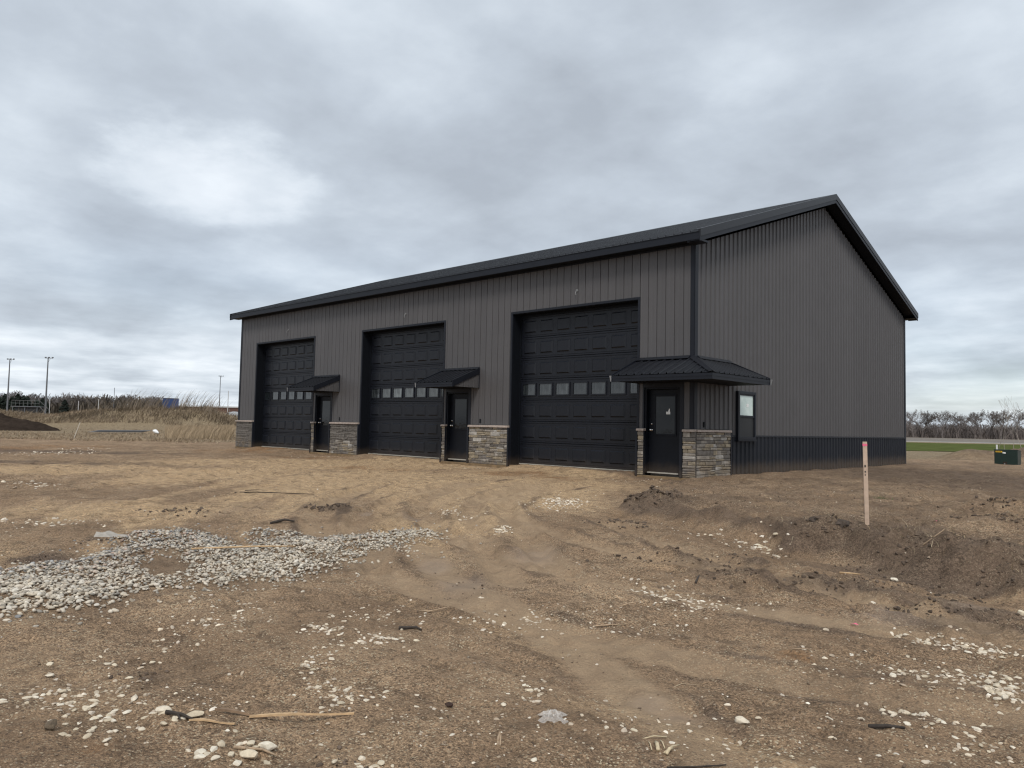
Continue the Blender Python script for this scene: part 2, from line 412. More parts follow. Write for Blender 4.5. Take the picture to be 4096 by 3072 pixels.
for trk in TRACKS:
    _d, _s = dist_poly(gx[_m], gy[_m], trk); _b = _d < tr_d[_m]
    tr_2[_m] = np.where(_b, tr_d[_m], np.minimum(tr_2[_m], _d))
    tr_s[_m] = np.where(_b, _s, tr_s[_m]); tr_d[_m] = np.where(_b, _d, tr_d[_m])
tr_m = sstep(.27, .16, tr_d)*sstep(.15, .4, tr_2-tr_d)*sstep(5.5, 8, gv)*np.clip(.55+1.2*fbm(gx, gy, .9, 3, .6, 3.), 0, 1)
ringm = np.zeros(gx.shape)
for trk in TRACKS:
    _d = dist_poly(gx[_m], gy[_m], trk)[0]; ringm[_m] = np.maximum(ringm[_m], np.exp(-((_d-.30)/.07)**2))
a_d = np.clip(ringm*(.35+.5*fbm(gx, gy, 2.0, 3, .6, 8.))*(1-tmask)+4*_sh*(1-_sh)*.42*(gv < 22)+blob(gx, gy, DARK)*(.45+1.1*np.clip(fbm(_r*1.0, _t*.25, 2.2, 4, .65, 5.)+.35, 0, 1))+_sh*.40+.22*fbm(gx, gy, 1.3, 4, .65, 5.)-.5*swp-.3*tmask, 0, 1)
a_o = np.clip(blob(gx, gy, ORANGE)*(.65+.8*fbm(gx, gy, 1.6, 3, .6, 1.)), 0, 1)
a_w = np.clip(blob(gx, gy, WET)*1.2-.15+.2*fbm(gx, gy, 2.5, 3, .5, 2.), 0, 1)*(gv < 30)
leftf = sstep(43, 50, gv+fbm(gx, gy, .25, 3, .5, 2.)*4)*(gu < 5)
rightf = sstep(37, 43, gv+fbm(gx, gy, .3, 3, .5, 2.)*3)*(gu >= 5)*(1-np.clip(1.6*np.exp(-((gu-29)/4.5)**2-((gv-41)/2.6)**2), 0, 1))
dry = np.clip(leftf+rightf, 0, 1)
grav = np.clip(np.where(in_poly(gx, gy, PILE), 1, 0)*1., 0, 1)
one = np.ones_like(dry)

gm = bpy.data.materials.new('soil'); gm.use_nodes = True
t = NT(gm.node_tree); b = t.n['Principled BSDF']
pos = t.add('ShaderNodeNewGeometry').outputs['Position']
A1 = t.add('ShaderNodeSeparateColor', ins={0: t.add('ShaderNodeAttribute', attribute_name='soil').outputs['Color']})
A2 = t.add('ShaderNodeSeparateColor', ins={0: t.add('ShaderNodeAttribute', attribute_name='cover').outputs['Color']})
nA = t.noise(pos, .8, 6, .62); nB = t.noise(pos, 5, 6, .65); nC = t.noise(pos, 28, 4, .7); nD = t.noise(pos, 110, 3, .7)
c = t.ramp(nA, (.3, (.22, .147, .092)), (.5, (.288, .196, .123)), (.7, (.365, .254, .160)))
sandc = t.ramp(nB, (.3, (.40, .272, .155)), (.7, (.58, .41, .248)))
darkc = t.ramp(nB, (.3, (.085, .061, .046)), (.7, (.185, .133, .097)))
orc = t.ramp(nB, (.3, (.19, .10, .048)), (.7, (.33, .19, .095)))
def edge(a, k=.55): return t.maprange(t.math('ADD', a, t.math('MULTIPLY', t.math('SUBTRACT', nB, .5), k)), .15, .75)
c = t.mix(t.math('MULTIPLY', edge(A1.outputs[0]), .92), c, sandc)
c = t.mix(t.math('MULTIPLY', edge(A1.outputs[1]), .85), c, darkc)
c = t.mix(t.math('MULTIPLY', edge(A1.outputs[2], .9), .8), c, orc)
dryc = t.ramp(nB, (.3, (.17, .125, .075)), (.7, (.30, .235, .15)))
c = t.mix(A2.outputs[0], c, dryc)
# damp patches of darker soil, crumb-sized grains
c = t.mix(t.math('MULTIPLY', t.maprange(t.noise(pos, 4.5, 6, .7, .0), .5, .60), .42), c, (.10, .069, .047))
grain = t.maprange(t.math('ADD', t.math('MULTIPLY', nC, .5), t.math('MULTIPLY', nD, .5)), .36, .62, .72, 1.26, False)
c = t.add('ShaderNodeVectorMath', operation='SCALE', ins={0: c, 3: grain}).outputs[0]
def grains(scale):
    vo = t.add('ShaderNodeTexVoronoi', feature='F1', ins={'Vector': pos, 'Scale': scale, 'Randomness': 1.0})
    return vo.outputs['Distance'], t.add('ShaderNodeSeparateColor', ins={0: vo.outputs['Color']}).outputs
d1, g1 = grains(85.0); d2, g2 = grains(210.0)
gf = t.math('MULTIPLY', t.maprange(g1[0], 0, 1, .70, 1.30, False), t.maprange(g2[0], 0, 1, .75, 1.25, False))
coarse = t.maprange(t.noise(pos, .75, 4, .6), .36, .62, .3, 1.45)
gf = t.math('ADD', 1.0, t.math('MULTIPLY', t.math('SUBTRACT', gf, 1.0), coarse))
c = t.add('ShaderNodeVectorMath', operation='SCALE', ins={0: c, 3: gf}).outputs[0]
spf = t.math('MULTIPLY', t.maprange(d1, .62, .40), t.maprange(g1[1], .80, .86))
spd = t.maprange(t.noise(pos, 1.6, 3, .6), .40, .60, .3, .95)
spd = t.math('MULTIPLY', spd, t.maprange(A1.outputs[1], .2, .8, 1, .35))
c = t.mix(t.math('MULTIPLY', spf, spd), c, (.52, .43, .30))
c = t.mix(t.math('MULTIPLY', t.maprange(g1[2], .90, .93), .6), c, (.075, .055, .042))
trk_ = t.add('ShaderNodeAttribute', attribute_name='soil').outputs['Alpha']
c = t.mix(t.math('MULTIPLY', trk_, .72), c, t.ramp(nB, (.3, (.345, .245, .158)), (.7, (.445, .325, .21))))
c = t.mix(t.math('MULTIPLY', A2.outputs[2], .25), c, (.14, .105, .078))
# wet film
c = t.mix(t.math('MULTIPLY', A2.outputs[1], .55), c, (.145, .108, .08))
t.l.new(c, b.inputs['Base Color'])
t.l.new(t.maprange(A2.outputs[1], .1, .9, .95, .5), b.inputs['Roughness'])
b.inputs['Specular IOR Level'].default_value = .12
nR = t.add('ShaderNodeTexNoise', noise_type='RIDGED_MULTIFRACTAL', normalize=True, ins={'Vector': pos, 'Scale': 5.5, 'Detail': 7, 'Roughness': .62, 'Lacunarity': 2.1}).outputs[0]
h = t.math('ADD', t.math('MULTIPLY', t.math('ADD', nB, t.math('MULTIPLY', nR, .3)), .5), t.math('ADD', t.math('MULTIPLY', nC, .32), t.math('MULTIPLY', nD, .16)))
h = t.math('ADD', h, t.math('ADD', t.math('MULTIPLY', t.math('SUBTRACT', 1.0, d1), t.math('MULTIPLY', g1[0], .16)), t.math('MULTIPLY', t.math('SUBTRACT', 1.0, d2), .04)))
A3 = t.add('ShaderNodeSeparateColor', ins={0: t.add('ShaderNodeAttribute', attribute_name='tread').outputs['Color']})
ph_ = t.math('ADD', t.math('MULTIPLY', A3.outputs[0], 2*math.pi/.15), t.math('MULTIPLY', A3.outputs[1], 24.0))
lug = t.math('MULTIPLY', t.maprange(t.math('SINE', ph_), -1.0, 1.0), A3.outputs[2])
h = t.math('ADD', h, t.math('MULTIPLY', lug, .20))
t.l.new(t.add('ShaderNodeBump', ins={'Strength': t.maprange(A2.outputs[1], .2, .9, .95, .25), 'Distance': .07, 'Height': h}).outputs[0], b.inputs['Normal'])
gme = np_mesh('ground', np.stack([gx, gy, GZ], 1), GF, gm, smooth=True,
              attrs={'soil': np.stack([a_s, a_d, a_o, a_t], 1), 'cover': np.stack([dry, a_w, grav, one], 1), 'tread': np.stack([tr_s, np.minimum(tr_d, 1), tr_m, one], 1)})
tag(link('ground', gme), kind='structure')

# strips far on the right: lawn, gravel shoulder, road, ploughed field (flat ground there is at -0.3)
def strip_sheet(name, v0, v1, u0, u1, dz, mat, wob=0., n=60):
    us = np.linspace(u0, u1, n); V = []; F = []
    for k, vv in enumerate((v0, v1)):
        for i, uu in enumerate(us):
            x, y = xy(uu, vv+wob*fbm(np.array(uu), np.array(vv), .12, 3, .5, 3.)); V.append((x, y, -.3+dz))
    F = [(i, i+1, n+i+1, n+i) for i in range(n-1)]
    return tag(link(name, np_mesh(name, np.array(V), np.array(F), mat)), kind='structure')


lawn_m = material('lawn', (.085, .100, .036), 1., spec=0., var=(.6, .35)); road_m = material('asphalt', (.16, .155, .15), .9, var=(2, .1))
shoulder_m = material('pale_gravel', (.36, .32, .26), .9, var=(1.5, .15)); field_m = material('bare_field', (.15, .125, .10), .95, var=(.2, .3))
strip_sheet('lawn', 63, 132, 20, 160, .03, lawn_m, 2.5)
strip_sheet('road_shoulder', 146, 158, 10, 330, .03, shoulder_m, .6)
strip_sheet('road', 158.1, 171, 10, 330, .03, road_m)
strip_sheet('field', 171.1, 375, 10, 460, .03, field_m)

# ------------------------------------------------------------------ materials for the building
M = {}
M['siding'] = material('charcoal_siding', (.082, .0785, .0805), .5, spec=.32, var=(1.2, .05), bump=(2.2, .12, .01), objvar=.045)
M['black'] = material('black_trim', (.0092, .0110, .0165), .5, spec=.25, var=(3, .12), objvar=.08)
M['roof'] = material('black_roof_steel', (.011, .0122, .016), .45, spec=.35, var=(.8, .15), objvar=.08)
M['wains'] = material('black_wainscot', (.0120, .0142, .0200), .5, spec=.25, var=(2, .15), objvar=.05)
M['door'] = material('black_door_steel', (.0072, .0086, .0130), .42, spec=.3, var=(6, .15), bump=(30, .12, .002))
M['entry'] = material('black_entry_door', (.0055, .007, .011), .5, spec=.18, var=(4, .15))
M['jamb'] = material('black_jamb', (.0055, .0068, .0098), .6, spec=.15)
M['cap'] = material('pinkish_cap_stone', (.35, .29, .25), .85, var=(14, .18), bump=(30, .4, .01), objvar=.08)
M['mortar'] = material('dark_mortar', (.05, .043, .037), .95, var=(9, .3))
M['plank'] = material('treated_plank', (.20, .135, .072), .85, var=(5, .3), bump=(12, .3, .01))
M['white'] = material('white_plastic', (.72, .73, .72), .6)
M['steel'] = material('polished_steel', (.75, .73, .70), .18, metal=1.)
M['concrete'] = material('concrete', (.38, .35, .30), .9, var=(4, .15))
M['bare'] = material('bare_galvanised', (.24, .24, .245), .5, metal=.3)
M['core'] = material('wall_core', (.03, .03, .03), .9)


def glass_mat(name, col, rough, ior, film=None, sc=11):
    m = material(name, col, rough, ior=ior, bump=(3.5, .06, .02)); b = m.node_tree.nodes['Principled BSDF']
    b.inputs['Specular IOR Level'].default_value = .5
    if film:  # film tone; on the garage lites it also paints in sky reflections
        t = NT(m.node_tree); pos = t.add('ShaderNodeTexCoord').outputs['Object']
        mp = t.add('ShaderNodeMapping', ins={'Vector': pos, 'Scale': (sc, sc, 2.0)}).outputs[0]
        f = t.maprange(t.noise(mp, 1.0, 5, .65, .4), .35, .7, film[1], film[2])
        oi = t.add('ShaderNodeObjectInfo').outputs['Random']
        f = t.math('MULTIPLY', f, t.maprange(oi, 0, 1, .35, 1.3, False))
        c = t.mix(f, col, film[0]); t.l.new(c, b.inputs['Base Color'])
    return m


M['door_glass'] = glass_mat('dark_glass', (.006, .007, .008), .05, 1.36)
M['lite_clear'] = glass_mat('overhead_glass', (.012, .015, .017), .05, 1.6)
M['lite_film'] = glass_mat('filmed_glass', (.03, .034, .036), .18, 1.6, ((.15, .17, .175), .1, 1.0))  # whitish protective film, with sky reflection mixed into its colour
M['lite_grey'] = glass_mat('painted_reflection_glass', (.012, .015, .017), .10, 1.6, ((.075, .085, .09), .0, .7))  # grey cloud reflections painted into the pane's base colour
M['sash_film'] = glass_mat('filmed_sash_glass', (.40, .50, .46), .12, 1.9, ((.60, .68, .63), .2, 1.0), 1.6)
M['screen'] = material('insect_screen', (.016, .017, .018), .6)


def stone_material():
    m = material('ledge_stone', (.3, .27, .23), .88, spec=.3, bump=(26, .8, .018)); t = NT(m.node_tree); b = t.n['Principled BSDF']
    r = t.add('ShaderNodeObjectInfo').outputs['Random']
    c = t.ramp(r, (.0, (.15, .135, .12)), (.15, (.20, .175, .145)), (.32, (.25, .21, .155)), (.45, (.175, .155, .14)), (.58, (.285, .255, .22)), (.7, (.215, .188, .157)), (.82, (.30, .25, .18)), (.93, (.37, .345, .31)), interp='CONSTANT')
    pos = t.add('ShaderNodeTexCoord').outputs['Object']
    f = t.maprange(t.noise(pos, 9, 6, .65), .3, .7, .62, 1.35, False)
    c = t.add('ShaderNodeVectorMath', operation='SCALE', ins={0: c, 3: f}).outputs[0]
    wz = t.add('ShaderNodeSeparateXYZ', ins={0: t.add('ShaderNodeNewGeometry').outputs['Position']}).outputs[2]
    mud = t.math('MULTIPLY', t.maprange(wz, .55, .05), t.maprange(t.noise(pos, 2.2, 4, .6), .42, .6, 0, .55))
    c = t.mix(mud, c, (.24, .18, .115))            # splashed clay low on the stones
    t.l.new(c, b.inputs['Base Color']); return m


M['stone'] = stone_material()

# ------------------------------------------------------------------ the building
B = empty('pole_barn')
tag(B, 'long charcoal steel pole barn with black gable roof and three garage doors', 'building')
P = lambda mb, name, mat, parent=B, **k: mb.build(name, M[mat], parent, **k)
SL = 0.335                                # roof slope
OG, OE = .36, .38                         # gable and eave overhang
ZE = 5.71                                 # roof surface at the eave edge
zr = lambda y: ZE+SL*((y if y < D/2 else D-y)+OE)
RIDGE = zr(D/2)

P(MB().box(-L+.05, -.05, .36, D-.05, -.2, -.004), 'floor_slab', 'concrete')
# wall core, split round the openings
core = MB(); ZB = -.2
cuts = []
for l, r, m in UNITS: cuts += [(l, r, ZT), (m-.06, m+.975, 2.1)]
x = -L+.04
for a, bb, zt in cuts:
    core.box(x, a, .012, .30, ZB, 5.45); core.box(a, bb, .012, .30, zt+.02, 5.45); x = bb
core.box(x, -.04, .012, .30, ZB, 5.45)
P(core, 'wall_core', 'core')
P(MB().poly([(-.05, .3, ZB), (-.05, D-.05, ZB), (-.05, D-.05, 5.5), (-.05, D/2, 5.5+SL*D/2), (-.05, .3, 5.5)]), 'gable_sheathing', 'core')

# front siding: vertical board panels with a recessed lock seam
PITCH = .252


def front_cell(x0, x1, z0, z1, left_seam, right_seam):
    y = -.016; e = .007
    A = []
    A += [(x0, .004), (x0+.006, .005), (x0+.015, y)] if left_seam else [(x0, y)]
    if x1-x0 > .12: mid = (x0+x1)/2; A += [(mid-.03, y), (mid-.024, y+.0035), (mid+.024, y+.0035), (mid+.03, y)]
    A += [(x1-.009, y), (x1-.004, .005), (x1, .004)] if right_seam else [(x1, y)]
    P(MB().strip([(a, bb, z0) for a, bb in A], [(a, bb, z1) for a, bb in A]), 'wall_panel', 'siding')


seams = [-L+.1+PITCH*i for i in range(int((L-.2)/PITCH)+1)]+[-.1]
marks = sorted(set([round(s, 4) for s in seams]+[round(q, 4) for l, r, m in UNITS for q in (l-.05, r+.05, m-.09, m+1.06)]))
ss = set(round(s, 4) for s in seams)
for x0, x1 in zip(marks[:-1], marks[1:]):
    if x1-x0 < .012: continue
    mid = (x0+x1)/2; z0 = ZC+.075
    for l, r, m in UNITS:
        if l-.05 < mid < r+.05: z0 = ZT+.05
        if m-.09 < mid < m+1.06: z0 = 2.19
    front_cell(x0, x1, z0, H, x0 in ss, x1 in ss)
# corner trims
P(MB().box(-.10, .012, -.024, -.018, 1.0, H).box(.006, .030, -.024, .11, 1.0, H), 'corner_trim', 'black')
P(MB().box(-L-.03, -L+.10, -.024, -.018, 1.0, H).box(-L-.036, -L-.03, -.024, .11, 1.0, H), 'corner_trim', 'black')
P(MB().box(.004, .03, D-.09, D+.03, -.12, H).box(-.09, .004, D+.02, D+.03, -.12, H), 'corner_trim', 'black')
P(MB().box(-L, 0, -.03, -.017, H-.045, H+.02), 'frieze_trim', 'black')

# side (gable) wall: ribbed sheets three feet wide, ribs nine inches apart
RP = .2286


def rib_profile(n, dep=.030):
    pr = []
    for i in range(n):
        s = i*RP
        pr += [(s, 0), (s+.052, 0), (s+.058, .004), (s+.072, .004), (s+.078, 0), (s+.130, 0), (s+.1365, .004), (s+.150, .004), (s+.156, 0), (s+.180, 0), (s+.192, dep), (s+.212, dep), (s+.2245, 0)]
    pr.append((n*RP, 0)); return pr


gz = lambda y: H-.02+SL*min(y, D-y)
y0 = .10; k = 0
while y0 < D-.12:
    n = 4; pr = rib_profile(n)
    pts = [(y0+s, d) for s, d in pr if y0+s <= D-.08]
    zlow = lambda y: (1.075 if y < SO+.02 else .935)
    # keep the ridge exact: split at D/2
    A = [(d+.004, y, zlow(y)) for y, d in pts]; T_ = [(d+.004, y, gz(y)) for y, d in pts]
    P(MB().strip(A, T_), 'wall_panel', 'siding')
    y0 += RP*4; k += 1
y0 = SO+.03
while y0 < D-.12:
    pts = [(y0+s, d) for s, d in rib_profile(4) if y0+s <= D-.08]
    P(MB().strip([(d+.006, y, -.14) for y, d in pts], [(d+.006, y, .895) for y, d in pts]), 'wainscot_panel', 'wains')
    y0 += RP*4
P(MB().box(.002, .034, SO+.05, 2.02, .893, .94).box(.002, .034, 3.10, D-.03, .893, .94), 'wainscot_cap_trim', 'black')
P(MB().box(.0, .03, SO+.05, D, -.15, -.10), 'base_trim', 'black')
# rear and far walls, plain ribbed sheets
for i in range(25):
    x0 = -L+i*.9028
    P(MB().strip([(x0+s*.987, D+d, -.14) for s, d in rib_profile(4)], [(x0+s*.987, D+d, H) for s, d in rib_profile(4)]), 'wall_panel', 'siding')
for i in range(17):
    pts = [(i*.9144+s, d) for s, d in rib_profile(4) if i*.9144+s <= D]
    P(MB().strip([(-L-d, y, -.14) for y, d in pts], [(-L-d, y, gz(y)) for y, d in pts]), 'wall_panel', 'siding')

# roof: ribbed sheets running up each slope
X0, X1 = -L-OG, OG
nsh = 26; wsh = (X1-X0)/nsh; ksc = wsh/(4*RP)
for side in (0, 1):
    for i in range(nsh):
        pr = [(X0+i*wsh+s*ksc, d*1.25) for s, d in rib_profile(4)]
        ye, yr = (-OE-.03, D/2) if side == 0 else (D+OE+.03, D/2)
        P(MB().strip([(xx, ye, zr(-OE)-.01+d) for xx, d in pr], [(xx, yr, RIDGE+d) for xx, d in pr]).strip([(xx, ye, zr(-OE)-.022) for xx, d in pr], [(xx, ye, zr(-OE)-.01+d) for xx, d in pr]), 'roof_panel', 'roof')
P(MB().hexa([(X0-.02, D/2-.2, RIDGE-.2*SL-.02), (X1+.02, D/2-.2, RIDGE-.2*SL-.02), (X1+.02, D/2, RIDGE-.03), (X0-.02, D/2, RIDGE-.03), (X0-.02, D/2-.2, RIDGE-.2*SL+.040), (X1+.02, D/2-.2, RIDGE-.2*SL+.040), (X1+.02, D/2, RIDGE+.055), (X0-.02, D/2, RIDGE+.055)])
  .hexa([(X0-.02, D/2+.002, RIDGE-.03), (X1+.02, D/2+.002, RIDGE-.03), (X1+.02, D/2+.2, RIDGE-.2*SL-.02), (X0-.02, D/2+.2, RIDGE-.2*SL-.02), (X0-.02, D/2+.002, RIDGE+.055), (X1+.02, D/2+.002, RIDGE+.055), (X1+.02, D/2+.2, RIDGE-.2*SL+.04), (X0-.02, D/2+.2, RIDGE-.2*SL+.04)]), 'ridge_cap', 'roof')
# foam closure strips show as a broken line near the eave
for yy, zz in ((-OE, zr(-OE)),):
    P(MB().box(X0, X1, yy-.012, yy+.012, zz-.20, zz-.012), 'fascia', 'black')
    P(MB().box(X0, X1, yy-.022, yy-.013, zz-.195, zz-.12), 'fascia_drip_edge', 'black')
P(MB().box(X0, X1, D+OE-.012, D+OE+.012, zr(-OE)-.20, zr(-OE)-.012), 'fascia', 'black')
P(MB().box(X0+.01, X1-.01, -OE+.013, -.002, zr(-OE)-.185, zr(-OE)-.17), 'soffit', 'jamb')
P(MB().box(X0+.01, X1-.01, D+.002, D+OE-.013, zr(-OE)-.185, zr(-OE)-.17), 'soffit', 'jamb')


def rake(xa, xb, name, dz0, dz1, mat):
    for s in (0, 1):
        f = (lambda y: y) if s == 0 else (lambda y: D-y)
        ya, yb = -OE-.035, D/2-.001
        za, zb = zr(-OE)-.012, RIDGE
        pts = [(xa, ya, za+dz0), (xb, ya, za+dz0), (xb, yb, zb+dz0), (xa, yb, zb+dz0), (xa, ya, za+dz1), (xb, ya, za+dz1), (xb, yb, zb+dz1), (xa, yb, zb+dz1)]
        pts = [(p[0], f(p[1]), p[2]) for p in pts]
        P(MB().hexa(pts), name, mat)


rake(X1-.005, X1+.028, 'rake_trim', -.125, .052, 'roof'); rake(X1-.15, X1-.006, 'rake_flashing', .036, .05, 'roof')
rake(X1-.005, X1+.014, 'rake_fascia', -.235, -.127, 'black')
rake(X0-.028, X0+.005, 'rake_trim', -.125, .052, 'roof'); rake(X0-.014, X0+.005, 'rake_fascia', -.235, -.127, 'black'); rake(X0+.006, X0+.15, 'rake_flashing', .036, .05, 'roof')
rake(.03, X1-.006, 'rake_soffit', -.215, -.20, 'jamb'); rake(X0+.006, -L-.03, 'rake_soffit', -.215, -.20, 'jamb')
P(MB().box(.0, X1+.012, -OE+.02, -.03, zr(-OE)-.235, zr(-OE)-.19), 'eave_return', 'black')

# overhead doors: seven ribbed sections, each with seven raised panels, the fourth with lites
rp = MB(); w, hh, d = .255, .19, .026       # shared raised-panel mesh, centred
rp.strip([(-w, 0, -hh), (w, 0, -hh), (w, 0, hh), (-w, 0, hh), (-w, 0, -hh)], [(-w+.012, .009, -hh+.012), (w-.012, .009, -hh+.012), (w-.012, .009, hh-.012), (-w+.012, .009, hh-.012), (-w+.012, .009, -hh+.012)])
rp.strip([(-w+.012, .009, -hh+.012), (w-.012, .009, -hh+.012), (w-.012, .009, hh-.012), (-w+.012, .009, hh-.012), (-w+.012, .009, -hh+.012)], [(-w+.055, -d, -hh+.05), (w-.055, -d, -hh+.05), (w-.055, -d, hh-.05), (-w+.055, -d, hh-.05), (-w+.055, -d, -hh+.05)])
rp.poly([(-w+.055, -d, -hh+.05), (w-.055, -d, -hh+.05), (w-.055, -d, hh-.05), (-w+.055, -d, hh-.05)])
RPM = rp.mesh('raised_panel', M['door'])
wf = MB()
for a in ((-.27, -.232, -.19, .19), (.232, .27, -.19, .19), (-.2315, .2315, -.19, -.155), (-.2315, .2315, .155, .19)): wf.box(a[0], a[1], -.024, .004, a[2], a[3])
WFM = wf.mesh('window_frame', M['door'])
LITES = {}
for kx in ('lite_clear', 'lite_film', 'lite_grey'):
    LITES[kx] = MB().poly([(-.232, -.004, -.155), (.232, -.004, -.155), (.232, -.004, .155), (-.232, -.004, .155)]).mesh('window_pane', M[kx])


def overhead(l, r, lite, odd=None):
    Y = REC; xl, xr = l+.06, r-.0
    pc = (r+.10-(l+.10))/7; z0 = -.02; ph = .612
    mb = MB(); X = [(xl, 0), (xr, 0)]
    A = []
    z = z0
    prof = []
    for k in range(7):
        zb = z0+k*ph
        prof += [(Y+.012, zb), (Y-.004, zb+.012), (Y-.004, zb+.040), (Y+.006, zb+.046), (Y+.006, zb+.056), (Y, zb+.062), (Y, zb+ph-.072), (Y+.006, zb+ph-.066), (Y+.006, zb+ph-.056), (Y-.004, zb+ph-.050), (Y-.004, zb+ph-.012), (Y+.012, zb+ph-.001)]
    mb.strip([(xl, a, bb) for a, bb in prof], [(xr+.02, a, bb) for a, bb in prof])
    do = P(mb, 'overhead_door', 'door')
    for k in range(7):
        for j in range(7):
            cx = l+.16+pc*(j+.5)-.08; cz = z0+(k+.5)*ph
            if k == 3:
                fr = link('window_frame', WFM, do, loc=(cx, Y, cz))
                link('window_pane', LITES[odd if (odd and j in (0,)) else lite], do, loc=(cx, Y, cz))
            else: link('raised_panel', RPM, do, loc=(cx, Y-.0015, cz))
    # jambs, head, trims and the pale sill line
    P(MB().box(l, l+.02, .0, Y+.05, -.12, ZT-.02).box(l+.021, l+.055, Y-.03, Y+.05, -.12, ZT-.06), 'door_jamb', 'jamb')
    P(MB().box(r-.02, r, .0, Y+.05, -.12, ZT-.02), 'door_jamb', 'jamb')
    P(MB().box(l+.0, r, .0, Y+.05, ZT-.02, ZT), 'door_head', 'jamb')
    P(MB().box(l+.056, r-.021, Y-.03, Y+.05, ZT-.09, ZT-.022), 'door_head_seal', 'jamb')
    P(MB().box(l-.055, l+.012, -.030, .006, -.10, ZT+.055), 'door_trim', 'black')
    P(MB().box(r-.012, r+.055, -.030, .006, -.10, ZT+.055), 'door_trim', 'black')
    P(MB().box(l+.013, r-.013, -.032, .006, ZT-.005, ZT+.058), 'door_trim', 'black')
    P(MB().box(l+.02, r-.02, Y-.02, Y+.03, -.05, -.022), 'door_sill', 'concrete')


overhead(*UNITS[0][:2], 'lite_grey', 'lite_clear'); overhead(*UNITS[1][:2], 'lite_film', 'lite_grey'); overhead(*UNITS[2][:2], 'lite_grey')


def entry(m, sticker=False):
    y = .12
    P(MB().box(m-.055, m-.003, .0, .17, -.03, 2.09).box(m+.917, m+.97, .0, .17, -.03, 2.09).box(m-.003, m+.917, .0, .17, 2.038, 2.09), 'door_frame', 'entry')
    P(MB().box(m-.10, m-.056, -.03, .004, -.11, 2.2).box(m+.971, m+1.07, -.03, .004, -.11, 2.2).box(m-.056, m+.971, -.03, .004, 2.088, 2.2), 'door_trim', 'black')
    do = P(MB().box(m, m+.914, y, y+.045, -.005, 2.03), 'entry_door', 'entry')
    gx0, gx1, gz0, gz1 = m+.20, m+.74, .94, 1.86
    P(MB().box(gx0-.05, gx0, y-.014, y+.002, gz0-.05, gz1+.05).box(gx1, gx1+.05, y-.014, y+.002, gz0-.05, gz1+.05).box(gx0, gx1, y-.014, y+.002, gz0-.05, gz0).box(gx0, gx1, y-.014, y+.002, gz1, gz1+.05), 'glass_frame', 'entry', do, bevel=.004)
    P(MB().poly([(gx0, y-.004, gz0), (gx1, y-.004, gz0), (gx1, y-.004, gz1), (gx0, y-.004, gz1)]), 'door_glass', 'door_glass', do)
    for z, nm, r in ((1.03, 'knob', .031), (1.18, 'deadbolt', .022)):
        kb = MB().tube([(m+.075, y, z), (m+.075, y-.012, z)], r*1.15, 12)
        if nm == 'knob': kb.tube([(m+.075, y-.012, z), (m+.075, y-.035, z)], r*.45, 10); kb.sphere((m+.075, y-.055, z), r, 12, 8, (1, .8, 1))
        else: kb.tube([(m+.075, y-.012, z), (m+.075, y-.026, z)], r*.8, 10)
        P(kb, nm, 'steel', do, smooth=True)
    P(MB().box(m-.0, m+.914, .05, .19, -.035, -.006), 'threshold', 'concrete')
    if sticker:
        sx = m+.495
        P(MB().box(sx, sx+.115, y-.0065, y-.005, 1.42, 1.485).poly([(sx+.055, y-.006, 1.487), (sx+.11, y-.006, 1.487), (sx+.105, y-.006, 1.56), (sx+.08, y-.006, 1.555)]), 'paper_sticker', 'white', do)


for i, (l, r, m) in enumerate(UNITS): entry(m, i == 2)

def splash(m, top, amt):
    t = NT(m.node_tree); b = t.n['Principled BSDF']; old = b.inputs['Base Color'].links[0].from_socket
    p = t.add('ShaderNodeNewGeometry').outputs['Position']; z = t.add('ShaderNodeSeparateXYZ', ins={0: p}).outputs[2]
    f = t.math('ADD', z, t.math('MULTIPLY', t.noise(p, 3.5, 6, .65), -.5*top-.2))
    t.l.new(t.mix(t.math('MULTIPLY', t.maprange(f, top*.6, -.2), amt), (0, 0, 0), (.20, .145, .095)), b.inputs['Base Color']); mx = t.n[-1]
    t.l.new(old, mx.inputs[6])


for k_, tp, am in (('wains', .28, .3), ('door', .2, .14), ('entry', .25, .2), ('black', .2, .2), ('jamb', .2, .2)): splash(M[k_], tp, am)

# stone veneer: dark mortar bed, single stones proud of it
srng = random.Random(4)
STONES = []          # (parent, centre builder) collected so that the nearest 300 stay single


def courses(w, h):
    z = 0
    while z < h-.02:
        c = srng.choice([.045, .055, .07, .08, .095, .115]); c = min(c, h-z)
        if h-z-c < .035: c = h-z
        x = 0
        while x < w-.01:
            sw = srng.uniform(.12, .42) if w > .3 else w
            if w-x-sw < .09: sw = w-x
            if c > .09 and srng.random() < .35 and sw > .16:     # two thin stones in one course
                k = srng.uniform(.4, .6); yield x, z, sw, c*k; yield x, z+c*k, sw, c*(1-k)
            else: yield x, z, sw, c
            x += sw
        z += c


